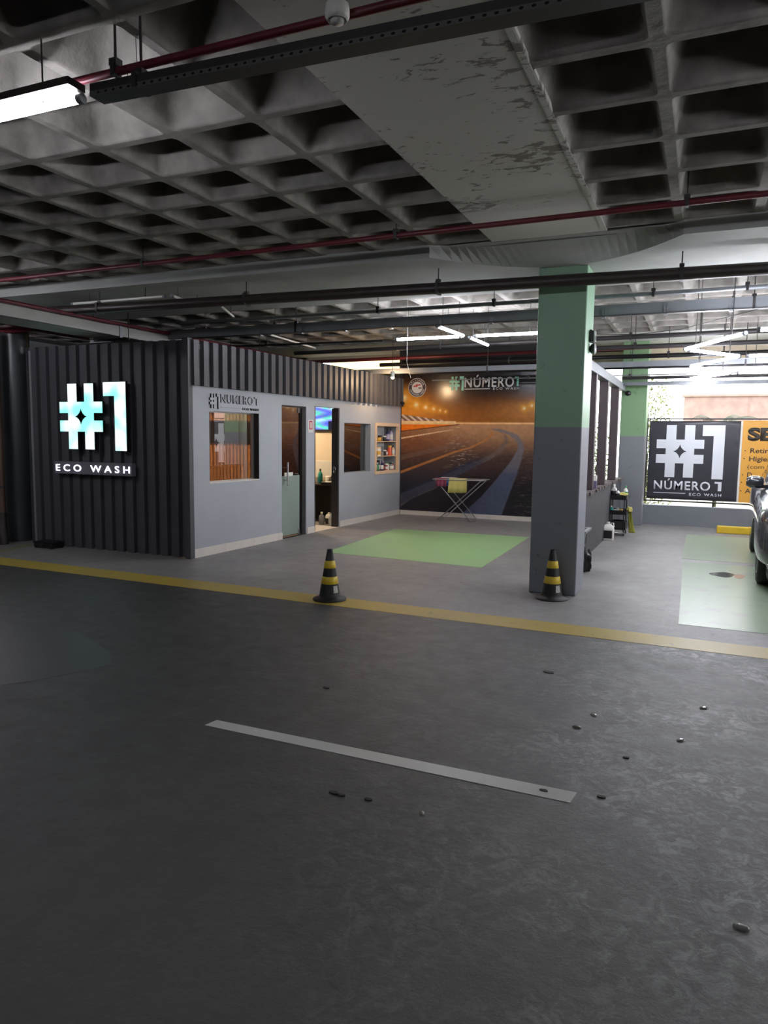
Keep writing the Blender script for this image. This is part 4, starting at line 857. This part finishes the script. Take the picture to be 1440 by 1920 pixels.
at = me.color_attributes.new('Col', 'FLOAT_COLOR', 'POINT'); rr = np.random.RandomState(9); u, v = np.meshgrid(np.linspace(0, 1, n+1), np.linspace(0, 1, n+1))
a_ = .5+.5*np.sin(9*u+4*np.sin(7*v)+3*v); b_ = .5+.5*np.sin(14*v-6*u+2*np.sin(11*u)); n2 = rr.rand(n+1, n+1); n2 = (n2+np.roll(n2, 1, 0)+np.roll(n2, 1, 1))/3; k_ = (np.sin(31*u+9*np.sin(13*v))*np.sin(27*v+5*u) > .35)*.55; scn = np.stack([.10+.7*a_*b_*n2+.2*k_, .15+.75*a_*(1-k_), .55+.45*b_*(1-k_*.8), np.ones_like(a_)], -1); scn[(u > .72) & (v < .35)] = (.02, .02, .04, 1)
at.data.foreach_set('color', scn.astype(np.float32).ravel())
ms = bpy.data.materials.new('screen_glow'); ms.use_nodes = True; nt = ms.node_tree; nt.nodes.clear(); vc = nt.nodes.new('ShaderNodeVertexColor'); vc.layer_name = 'Col'; e = nt.nodes.new('ShaderNodeEmission'); e.inputs[1].default_value = 1.3; oo = nt.nodes.new('ShaderNodeOutputMaterial'); nt.links.new(vc.outputs[0], e.inputs[0]); nt.links.new(e.outputs[0], oo.inputs[0])
obj('tv_screen', me, ms, tv)
mn = thing('monitor_back', 'white flat monitor standing on the dark office desk', 'monitor', (-6.62, 11.98, .691)); mb = MB(); mb.box(-.28, .30, 0, .025, .09, .40); obj('monitor_screen', mb, 'white', mn, bevel=.004)
mb = MB(); mb.box(-.03, .03, .025, .05, .01, .25); mb.box(-.1, .1, -.04, .1, 0, .012); obj('monitor_stand', mb, 'alu', mn)
bottle('drink_bottle', 'teal drink bottle with black cap on the office desk', 'bottle', (-6.35, 11.6, .691), .27, .042, 'mint2', 'black', 'plain')
t = bottle('jar', 'clear plastic tub beside the teal bottle on the office desk', 'jar', (-6.26, 11.75, .691), .13, .06, 'milky', 'milky', 'jar')
t = thing('paper_tray', 'dark tray with papers on the right of the office desk', 'tray', (-6.16, 11.55, .691)); mb = MB(); mb.box(-.09, .09, -.12, .12, 0, .035); obj('tray_body', mb, 'black', t, bevel=.004); mb = MB(); mb.box(-.08, .08, -.11, .11, .035, .042); obj('paper', mb, 'white', t)
t = thing('brown_box', 'small brown box at the left of the office desk', 'box', (-6.66, 11.58, .691)); mb = MB(); mb.box(-.09, .09, -.07, .07, 0, .09); obj('box_body', mb, mat('kraft', '#8a6642', .7), t, bevel=.003)
def jug(label, loc, s=1, rotz=0, m='milky', lab='black'):
    t = thing('plastic_jug', label, 'jug', loc, rotz)
    mb = MB(); rows = [(.085, .055, 0), (.09, .06, .01), (.09, .06, .17), (.08, .05, .21), (.05, .035, .235), (.022, .022, .25)]; n = 24; vs = []
    for a, b, z in rows:
        for k in range(n):
            q = 2*PI*k/n; e = .45; vs.append((s*a*math.copysign(abs(math.cos(q))**e, math.cos(q)), s*b*math.copysign(abs(math.sin(q))**e, math.sin(q)), s*z))
    mb.add(vs, [(i*n+k, i*n+(k+1) % n, (i+1)*n+(k+1) % n, (i+1)*n+k) for i in range(len(rows)-1) for k in range(n)], True); mb.add(vs[:n], [tuple(reversed(range(n)))]); mb.add(vs[-n:], [tuple(range(n))])
    obj('jug_body', mb, m, t)
    mb = MB(); mb.tube([(s*.035, 0, s*.225), (s*.05, 0, s*.262), (s*.075, 0, s*.262), (s*.085, 0, s*.20)], .009*s, 8); obj('handle', mb, m, t)
    mb = MB(); mb.lathe([(.027*s, .245*s), (.027*s, .275*s), (.022*s, .277*s)], 14); obj('cap', mb, 'white', t)
    if lab: mb = MB(); mb.box(-.06*s, .06*s, -.0605*s, -.0590*s, .03*s, .15*s); obj('jug_label', mb, lab, t)
    return t
jug('white jug with dark label on the floor inside the office door', (-5.93, 11.16, .0), .82, -.5)
bottle('plastic_bottle', 'clear ribbed bottle left of the jug on the office floor', 'bottle', (-6.10, 11.2, .0), .22, .05, 'greyp', 'milky', 'plain')
# ornament in the dark window
orn = thing('desk_ornament', 'white and gold ornament standing behind the dark office window', 'ornament', cabw(-.19, 4.28, .861))
mb = MB(); mb.lathe([(.05, 0), (.05, .008), (.006, .012), (.006, .09)], 16); obj('stand', mb, 'black', orn)
for k, y in enumerate((-.09, -.03, .03, .09)): mb = MB(); mb.tube([(0, y+.024*math.cos(a), .115+.032*math.sin(a)) for a in [2*PI*j/14 for j in range(15 if k != 1 else 11)]], .007, 6); obj('gold_ring', mb, 'gold', orn)
mb = MB(); mb.box(-.02, .02, -.13, .13, .158, .166); mb.lathe([(0, -.03), (.03, -.01), (.035, .01), (0, .03)], 12, c=(0, .02, .19)); obj('white_top', mb, 'white', orn)
wsl = thing('inner_counter', 'counter top inside the dark office window', 'counter', cabw(-.33, 4.4, 0)); mb = MB(); mb.box(.06, .19, -.5, .42, .83, .86); obj('counter_top', mb, 'desk', wsl); mb = MB(); mb.box(.07, .09, -.48, .40, 0.01, .83); obj('counter_panel', mb, 'desk', wsl)

# ================================================================ FAR BANNER
BY = 14.28
bn = thing('hanging_banner', 'black banner with a big pale hash and number one above the parapet', 'banner', (0, BY, 0))
mb = MB(); nx = 60; nz = 24; X0, X1, Z0, Z1 = -.93, .575, .475, 1.90
def rip(x, z):
    e = min(x-X0, X1-x, z-Z0, Z1-z); return -.006*math.sin((x-z)*26)*math.exp(-((x-X0)/.18)**2) - .004*math.sin(z*30+x*9)*math.exp(-(e/.08)**2)
mb.add([(X0+(X1-X0)*i/nx, rip(X0+(X1-X0)*i/nx, Z0+(Z1-Z0)*j/nz), Z0+(Z1-Z0)*j/nz) for j in range(nz+1) for i in range(nx+1)], [(j*(nx+1)+i, j*(nx+1)+i+1, (j+1)*(nx+1)+i+1, (j+1)*(nx+1)+i) for j in range(nz) for i in range(nx)], True)
o = obj('banner_sheet', mb, 'banner', bn); s = o.modifiers.new('t', 'SOLIDIFY'); s.thickness = .003; s.offset = 1
obj('hash_symbol', map_front(hash_mesh(-.80, .88, .80, .945, .002), -.010), 'bluewhite', bn)
obj('number_one', map_front(one_mesh(-.035, .865, .365, .96, .002), -.010), 'bluewhite', bn)
obj('banner_letters', map_front(text_mesh('NÚMERO', .95, .205, -.815, .650, .002, .018, 1.12), -.010), 'bluewhite', bn)
obj('number_letter', map_front(one_mesh(.205, .655, .115, .165, .002), -.010), 'bluewhite', bn)
obj('small_letters', map_front(text_mesh('ECO WASH', .53, .05, -.205, .555, .002, .01, 1.3), -.010), 'bluewhite', bn)
mb = MB(); mb.box(-.815, -.27, -.012, -.010, .586, .598); obj('underline', mb, 'bluewhite', bn)
mb = MB(); mb.box(.575, .605, -.006, 0, .47, 1.90); obj('banner_seam', mb, 'white', bn)
ob = thing('hanging_banner', 'orange service banner with dark lettering cut off by the right edge', 'banner', (0, BY, 0))
mb = MB(); mb.box(.607, 2.9, -.004, 0, .47, 1.91); obj('banner_sheet', mb, 'orange', ob)
TX = mat('banner_text', '#3a332d', .5)
obj('banner_heading', map_front(text_mesh('SE', .40, .235, .69, 1.555, .002, .06), -.005), TX, ob)
def tl(s, x, z, h, wd, b=.012): obj('banner_line', map_front(text_mesh(s, wd, h, x, z, .002, b), -.005), TX, ob)
tl('Retira', .745, 1.345, .085, .34); tl('Higier', .735, 1.175, .11, .34); tl('(com', .715, 1.05, .09, .26, 0); tl('D', .72, .92, .085, .075); tl('Ap', .705, .76, .11, .15); tl('Ap', .70, .61, .11, .15)
mb = MB()
for x, z in ((.665, 1.385), (.655, 1.245), (.645, .96), (.64, .825), (.635, .675)): mb.add([(x+.011*math.cos(a), -.006, z+.011*math.sin(a)) for a in [k*PI/4 for k in range(8)]], [tuple(reversed(range(8)))])
obj('bullet_points', mb, TX, ob)
fr = thing('banner_frame', 'thin black steel frame holding both banners', 'frame', (0, BY+.03, 0))
mb = MB(); mb.box(-.975, 3.0, -.012, .012, 1.925, 1.95); mb.box(-.975, 3.0, -.012, .012, .425, .45); mb.box(-.985, -.96, -.012, .012, .425, 1.95); mb.box(-1.01, -.975, -.006, .006, .72, .73); mb.box(-1.01, -.975, -.006, .006, 1.52, 1.53)
obj('frame_tube', mb, 'black', fr)
for x in (.2, 2.2): mb = MB(); mb.box(x-.012, x+.012, -.01, .014, .355, .425); obj('frame_foot', mb, 'black', fr)
mb = MB()
for k in range(9): x = -.90+k*.42; mb.tube([(x, -.03, 1.895), (x, 0, 1.935)], .005, 5); mb.tube([(x, -.03, .48), (x, 0, .44)], .005, 5)
for k in range(5): z = .6+k*.29; mb.tube([(-.925, -.03, z), (-.97, 0, z)], .005, 5)
obj('cable_ties', mb, 'white', fr)

# ================================================================ TROLLEY, JUG, BAG, BIN
tx, ty = -1.235, 12.38
tr = thing('utility_trolley', 'black three tier trolley of cleaning supplies by the low wall', 'trolley', (tx, ty, 0))
for z, hh in ((.585, .07), (.345, .07), (.10, .12)):
    mb = MB(); mb.box(-.14, .14, -.19, .19, z, z+.006)
    for a in ((-.14, -.134, -.19, .19), (.134, .14, -.19, .19), (-.14, .14, -.19, -.184), (-.14, .14, .184, .19)): mb.box(*a, z, z+hh)
    obj('tray_tier', mb, 'black', tr)
for x in (-.11, .11):
    for y in (-.195, .195): mb = MB(); mb.tube([(x, y, .07), (x, y, .66)], .009, 8); obj('post', mb, 'black', tr)
for x in (-.115, .115):
    for y in (-.16, .16):
        mb = MB(); mb.lathe([(.0, -.01), (.03, -.01), (.032, 0), (.03, .01), (0, .01)], 16, mtx=Matrix.Translation((x, y, .032)) @ Matrix.Rotation(PI/2, 4, 'Y')); mb.box(x-.004, x+.004, y-.008, y+.008, .032, .10); obj('caster', mb, 'dsteel', tr)
mb = MB(); mb.tube([(-.11, -.195, .65), (-.17, -.21, .70), (-.17, -.05, .72), (-.11, .0, .65)], .008, 8); obj('handle', mb, 'black', tr)
mb = MB(); mb.tube([(.14, -.19, .05), (-.05, -.22, .05), (-.08, -.2, .10)], .007, 8); obj('lower_rail', mb, 'chrome', tr)
bottle('bottle', 'tall white bottle with dark label on top of the trolley', 'bottle', (tx-.07, ty-.08, .592), .24, .05, 'white', 'white', 'plain', 'black')
bottle('bottle', 'smaller white bottle with black cap on top of the trolley', 'bottle', (tx+.0, ty-.14, .592), .17, .034, 'milky', 'black', 'plain', 'dsteel')
bottle('bottle', 'green and white bottle at the right of the trolley top', 'bottle', (tx+.10, ty+.05, .592), .21, .036, 'white', 'green_p', 'plain', 'green_p')
mb = MB(); r = random.Random(2); vs = []
def crumple(name, loc, sx, sy, sz, m, label, seed, cat='cloth'):
    bm = bmesh.new(); bmesh.ops.create_icosphere(bm, subdivisions=4, radius=1); r = random.Random(seed); ph = [r.uniform(0, 6) for _ in range(6)]
    for v in bm.verts:
        x, y, z = v.co; d = 1+.14*math.sin(6*x+ph[0]+3*y)+.10*math.sin(9*y+ph[1]+4*z)+.07*math.sin(13*z+ph[2]+5*x)+.04*math.sin(23*x+17*y+ph[3])
        v.co = (x*d*sx, y*d*sy, max(z*d, -.55)*sz+sz*.55)
    me = bpy.data.meshes.new(name); bm.to_mesh(me); bm.free(); me.polygons.foreach_set('use_smooth', [True]*len(me.polygons))
    return obj(name, me, m, label=label, cat=cat, loc=loc)
crumple('cloth', (tx+.07, ty-.10, .655), .075, .06, .03, MT['cloth'], 'folded yellow cloth lying on top of the trolley', 1)
crumple('cloth', (tx+.0, ty-.05, .352), .07, .08, .055, MT['white'], 'white cloth heaped on the middle tier of the trolley', 3)
bottle('jar', 'orange tub on the middle tier of the trolley', 'jar', (tx+.06, ty-.14, .352), .08, .03, 'orange_p', 'gold', 'jar')
bottle('bottle', 'teal bottle on the middle tier of the trolley', 'bottle', (tx-.09, ty-.13, .352), .13, .03, 'mint2', 'white', 'plain')
crumple('cloth', (tx+.185, ty-.12, .40), .045, .06, .05, MT['cloth'], 'knotted yellow cloth on the right rail of the trolley', 5)
YG = mat('yellow_green_cloth', '#a9a84c', .9, bump=.5, bscale=50)
mb = MB(); nx = 14; rows = 10; vs = []
for j in range(rows+1):
    for i in range(nx+1):
        q = j/rows; u = i/nx; wd = .03+.025*q; vs.append((tx+.19+.05*q+(u-.5)*wd*1.6+.006*math.sin(u*20), ty-.13+.018*math.sin(u*22+q*3), .40-.34*q))
mb.add(vs, [(j*(nx+1)+i, j*(nx+1)+i+1, (j+1)*(nx+1)+i+1, (j+1)*(nx+1)+i) for j in range(rows) for i in range(nx)], True)
o = obj('cloth', mb, YG, label='long yellow green cloth hanging down the side of the trolley', cat='cloth'); s = o.modifiers.new('t', 'SOLIDIFY'); s.thickness = .006
t = thing('black_basket', 'black basket sitting on the bottom tier of the trolley', 'basket', (tx+.02, ty-.02, .106)); mb = MB()
for a in ((-.10, -.094, -.12, .12), (.094, .10, -.12, .12), (-.10, .10, -.12, -.114), (-.10, .10, .114, .12)): mb.box(*a, 0, .13)
mb.box(-.1, .1, -.12, .12, 0, .005); obj('basket_body', mb, 'dsteel', t)
jug('white jug with black label on the floor before the trolley', (-1.295, 11.62, 0), 1.02, .1)
# bottle on the ledge
t = bottle('plastic_jug', 'milky bottle half full of violet liquid on the low wall ledge', 'jug', (-1.40, 10.48, .868), .25, .052, 'milky', 'white', 'square')
mb = MB(); mb.box(-.0525, .0525, -.0325, .0325, .004, .105); obj('liquid', mb, 'purple', t)
# grey plastic bin stand behind the column
bi = thing('plastic_bin', 'grey plastic bin with a flared rim half hidden behind the large column', 'bin', (-1.42, 8.75, 0))
mb = MB(); n = 4
def frus(z, a, b): return [(-a, -b, z), (a, -b, z), (a, b, z), (-a, b, z)]
L0 = frus(.0, .13, .15); L1 = frus(.46, .19, .21); L2 = frus(.46, .225, .245); L3 = frus(.49, .23, .25); L4 = frus(.49, .185, .205); L5 = frus(.04, .12, .14)
for a, b in zip((L0, L1, L2, L3, L4), (L1, L2, L3, L4, L5)): mb.ring(a, b)
mb.add(L0, [(3, 2, 1, 0)]); mb.add(L5, [(0, 1, 2, 3)]); obj('bin_body', mb, 'greyp', bi, bevel=.006)
mb = MB(); 
for y in (-.1, .1): mb.box(.15, .20, y-.006, y+.006, .30, .45)
obj('rib', mb, 'greyp', bi)
bgo = crumple('rubbish_bag', (-1.24, 8.72, 0), .085, .10, .19, 'bag', 'black plastic bag on the floor behind the large column', 11, 'bag')
# wheel stop
mb = MB(); mb.add([(x, y, z) for x in (.27, 1.55) for y, z in ((13.42, 0), (13.60, 0), (13.585, .115), (13.435, .115))], [(0, 1, 2, 3), (7, 6, 5, 4), (0, 4, 5, 1), (1, 5, 6, 2), (2, 6, 7, 3), (3, 7, 4, 0)])
obj('wheel_stop', mb, mat('wheel_stop_yellow', '#d8b41f', .5, noise=.15, nscale=6), bevel=.012, label='yellow concrete wheel stop before the parapet', cat='wheel stop')

# ================================================================ CAR
cr = thing('car', 'dark grey car cut by the right edge with silver bumper trim', 'car', (1.43, 8.02, 0), -.028)
W = .87
st = [  # y, half width factor, z bottom, z belt, z top (hood or belt line)
 (.00, .74, .38, .62, .72), (.05, .88, .28, .68, .82), (.18, .955, .24, .74, .90), (.45, .99, .22, .78, .93), (.85, 1.0, .22, .82, .97), (1.25, 1.0, .22, .86, 1.01), (1.6, .995, .22, .90, 1.03), (2.4, .99, .22, .92, 1.04), (3.3, .99, .22, .94, 1.06), (3.9, .97, .24, .95, 1.07), (4.2, .92, .30, .93, 1.05), (4.32, .78, .42, .85, .95)]
rows = []
for y, k, zb, zm, zt in st:
    w_ = .925*k; half = [(0, zb), (w_*.55, zb), (w_*.9, zb+.02), (w_*.985, zb+.14), (w_, (zb+zm)/2), (w_*.985, zm), (w_*.93, zm+(zt-zm)*.7), (w_*.75, zt), (w_*.38, zt+.025), (0, zt+.03)]
    rows.append([(x, y, z) for x, z in half]+[(-x, y, z) for x, z in reversed(half[1:-1])])
mb = MB(); n = len(rows[0])
mb.add([p for r in rows for p in r], [(i*n+k, i*n+(k+1) % n, (i+1)*n+(k+1) % n, (i+1)*n+k) for i in range(len(rows)-1) for k in range(n)], True)
mb.add(rows[0], [tuple(reversed(range(n)))], True); mb.add(rows[-1], [tuple(range(n))], True)
me = mb.mesh('car_body'); bm = bmesh.new(); bm.from_mesh(me); bmesh.ops.remove_doubles(bm, verts=bm.verts, dist=1e-5); bmesh.ops.recalc_face_normals(bm, faces=bm.faces); bm.to_mesh(me); bm.free()
me.polygons.foreach_set('use_smooth', [True]*len(me.polygons))
body = obj('car_body', me, 'carpaint', cr, sub=3)
# cut the wheel arches, then keep the result as plain mesh
AX = (.83, 3.43); WR = .335
cb = bmesh.new()
for y in AX:
    for s in (-1, 1): bmesh.ops.create_cone(cb, cap_ends=True, segments=40, radius1=WR+.045, radius2=WR+.045, depth=.34, matrix=Matrix.Translation((s*(W-.10), y, WR)) @ Matrix.Rotation(PI/2, 4, 'Y'))
cme = bpy.data.meshes.new('arch'); cb.to_mesh(cme); cb.free(); cut = bpy.data.objects.new('arch', cme); C.objects.link(cut); cut.location = cr.location; cut.rotation_euler = cr.rotation_euler
bo = body.modifiers.new('b', 'BOOLEAN'); bo.object = cut; bo.operation = 'DIFFERENCE'; bo.solver = 'EXACT'
bpy.context.view_layer.update(); dg = bpy.context.evaluated_depsgraph_get(); nm = bpy.data.meshes.new_from_object(body.evaluated_get(dg), depsgraph=dg)
body.modifiers.clear(); body.data = nm; bpy.data.objects.remove(cut)
if not nm.materials: nm.materials.append(MT['carpaint'])
# greenhouse
gh = [(1.25, .72, .98, 1.02), (1.75, .66, 1.0, 1.34), (2.2, .58, 1.02, 1.56), (2.9, .57, 1.03, 1.60), (3.6, .56, 1.04, 1.56), (4.05, .60, 1.04, 1.32), (4.22, .66, 1.0, 1.06)]
rows = []
for y, w_, zb, zt in gh:
    rows.append([(.74, y, zb), (w_ if zt-zb > .2 else .73, y, zb+(zt-zb)*.92), (w_*.9, y, zt), (0, y, zt+.02), (-w_*.9, y, zt), (-(w_ if zt-zb > .2 else .73), y, zb+(zt-zb)*.92), (-.74, y, zb)])
mb = MB(); n = 7; mb.add([p for r in rows for p in r], [(i*n+k, i*n+k+1, (i+1)*n+k+1, (i+1)*n+k) for i in range(len(rows)-1) for k in range(n-1)], True); obj('car_windows', mb, 'carglass', cr)
mb = MB(); mb.add([(x*s, y, z+.012) for y, x, z in ((2.05, .53, 1.525), (2.3, .55, 1.58), (2.9, .55, 1.615), (3.6, .54, 1.58)) for s in (-1, -.5, .5, 1)], [(j*4+i, j*4+i+1, (j+1)*4+i+1, (j+1)*4+i) for j in range(3) for i in range(3)], True)
for s in (-1, 1):
    mb.tube([(s*.73, 1.22, 1.02), (s*.67, 1.72, 1.32), (s*.59, 2.15, 1.54), (s*.57, 2.9, 1.58), (s*.56, 3.6, 1.54), (s*.61, 4.05, 1.3), (s*.68, 4.22, 1.05)], .03, 8); mb.tube([(s*.73, 2.65, 1.03), (s*.58, 2.75, 1.58)], .028, 8)
obj('car_roof', mb, 'carpaint', cr)
for s in (-1, 1):
    mb = MB(); mb.lathe([(0, -.10), (.055, -.095), (.085, -.05), (.085, .03), (.06, .085), (0, .09)], 18, mtx=Matrix.Translation((s*.895, 1.62, 1.07)) @ Matrix.Rotation(PI/2, 4, 'Y') @ Matrix.Diagonal((.85, .75, 1, 1))); mb.box(min(s*.70, s*.88), max(s*.70, s*.88), 1.60, 1.66, 1.0, 1.04)
    obj('wing_mirror', mb, 'carpaint', cr)
    mb = MB(); mb.lathe([(.0, -.02), (.1, -.015), (.12, .0), (.1, .015), (0, .02)], 20, mtx=Matrix.Translation((s*.665, .115, .70)) @ Matrix.Rotation(-s*.75, 4, 'Z') @ Matrix.Rotation(PI/2, 4, 'X') @ Matrix.Diagonal((1.15, .62, 1.6, 1))); obj('headlight', mb, 'lens', cr)
    mb = MB(); mb.tube([(s*.30, -.015, .245), (s*.60, .02, .25), (s*.76, .13, .29), (s*.82, .26, .36)], [.022, .03, .03, .012], 10); obj('bumper_trim', mb, 'rim', cr)
    for y in AX:
        wh = MB(); Rm = Matrix.Translation((s*(W-.115), y, WR)) @ Matrix.Rotation(s*PI/2, 4, 'Y')
        wh.lathe([(.215, -.10), (.30, -.11), (.33, -.09), (WR, -.05), (WR, .05), (.33, .09), (.30, .105), (.215, .10)], 40, mtx=Rm); w1 = obj('wheel', wh, 'tyre', cr)
        rmb = MB(); rmb.lathe([(.22, .095), (.215, .105), (.20, .09), (.195, .03)], 36, mtx=Rm); rmb.lathe([(.05, .05), (.05, .095), (.03, .10)], 16, mtx=Rm)
        for k in range(5):
            a = 2*PI*k/5
            for da in (-.13, .13): rmb.tube([Rm @ Vector((.03*math.cos(a), .03*math.sin(a), .08)), Rm @ Vector((.205*math.cos(a+da), .205*math.sin(a+da), .088))], [.018, .013], 6)
        obj('rim', rmb, 'rim', w1)
mb = MB(); mb.box(-.45, .45, -.012, .03, .36, .56); obj('grille', mb, 'black', cr); mb = MB(); mb.box(-.78, .78, .1, 4.2, .17, .26); obj('underbody', mb, 'black', cr)
mb = MB(); mb.lathe([(0, -.01), (.10, -.008), (.11, .01)], 18, mtx=Matrix.Translation((-.70, .07, .40)) @ Matrix.Rotation(.65, 4, 'Z') @ Matrix.Rotation(PI/2, 4, 'X') @ Matrix.Diagonal((.9, 1.1, 1, 1))); obj('fog_light_recess', mb, 'black', cr)

# ================================================================ OUTSIDE
mb = MB(); mb.box(-14, 14, 14.7, 40, -.12, -.02); struct('ground', mb, 'ground')
mb = MB(); mb.box(-.55, 9, 21, 21.3, 0, 2.72)
for x in (1.0, 2.4, 3.8): mb.box(x-.01, x+.01, 20.99, 21.0, 0, 2.7)
mb.box(-.6, 9, 20.95, 21.3, 2.70, 2.76); obj('building', mb, 'pink', label='pink stuccoed boundary wall outside beyond the banner', cat='wall')
def frond_plant(label, loc, n, length, seed, m='palm', droop=1.0, ph=None, cat='palm', base_h=.0):
    t = thing('palm_plant', label, cat, loc); r = random.Random(seed); mb = MB(); sb = MB(); sb.tube([(0, 0, 0), (0, 0, base_h+.02)], .04, 8)
    for k in range(n):
        a = 2*PI*k/n+r.uniform(-.3, .3); L = length*r.uniform(.8, 1.1); el = r.uniform(.5, 1.15); pts = []; p = Vector((0, 0, base_h)); N = 16
        for i in range(N+1):
            e = el-droop*1.9*(i/N)**1.3; pts.append(p.copy()); p = p+Vector((math.cos(a)*math.cos(e), math.sin(a)*math.cos(e), math.sin(e)))*L/N
        sb.tube(pts, [.008*(1-.8*i/N) for i in range(N+1)], 4)
        for i in range(2, N+1):
            t_ = (pts[i]-pts[i-1]).normalized(); sd = t_.cross(Vector((0, 0, 1))); sd = sd.normalized() if sd.length > .01 else Vector((1, 0, 0)); ll = L*.30*math.sin(PI*(i/N)**.8*.93+.15)
            for s in (-1, 1):
                for off in (0, .5):
                    b0 = pts[i-1].lerp(pts[i], off); tip = b0+(sd*s*.75+t_*.55-Vector((0, 0, .35*droop)))*ll; wv = t_*.012*L
                    mb.add([b0-wv, b0+wv, tip], [(0, 1, 2)])
    obj('fronds', mb, m, t); obj('stems', sb, m, t); return t
frond_plant('palm fronds rising above the top edge of the banner', (.25, 16.4, -.02), 9, .95, 5, base_h=1.72, droop=.95)
def shrub(label, loc, sx, sy, sz, n, seed, m='leaf'):
    t = thing('shrub', label, 'shrub', loc); r = random.Random(seed); mb = MB(); sb = MB()
    for k in range(9):
        a = r.uniform(0, 6.28); sb.tube([(0, 0, 0), (sx*.4*math.cos(a), sy*.4*math.sin(a), sz*.55), (sx*.75*math.cos(a), sy*.75*math.sin(a), sz*r.uniform(.8, .98))], [.02, .012, .004], 5)
    for k in range(n):
        a = r.uniform(0, 6.28); q = r.random()**.5; z = r.uniform(.02, 1); c = Vector((sx*q*math.cos(a), sy*q*math.sin(a), sz*z)); d = Vector((r.uniform(-1, 1), r.uniform(-1, 1), r.uniform(-.6, .8))).normalized(); s = d.orthogonal().normalized(); L = r.uniform(.06, .13)
        mb.add([c, c+d*L*.5+s*L*.2, c+d*L, c+d*L*.5-s*L*.2], [(0, 1, 2, 3)])
    obj('foliage', mb, m, t); obj('stems', sb, 'palm', t); return t
MT['leaf2'] = mat('pale_leaf', '#747f38', .5, noise=.4, nscale=3)
shrub('tall pale shrub outside between the far column and the banner', (-1.15, 16.9, -.02), .5, .5, 2.9, 1500, 1, 'leaf2')
shrub('leafy shrub outside seen between the posts on the low wall', (-2.35, 16.2, -.02), .6, .5, 1.7, 1500, 2, 'leaf')
shrub('pale shrub outside behind the middle post of the low wall', (-2.9, 18.3, -.02), .7, .5, 2.0, 1400, 3, 'leaf2')
mb = MB(); mb.box(-9, -4.5, 17, 17.2, 0, 4); obj('building', mb, mat('yellow_house_wall', '#e2c98c', .8), label='pale yellow house wall outside above the office roof', cat='wall')
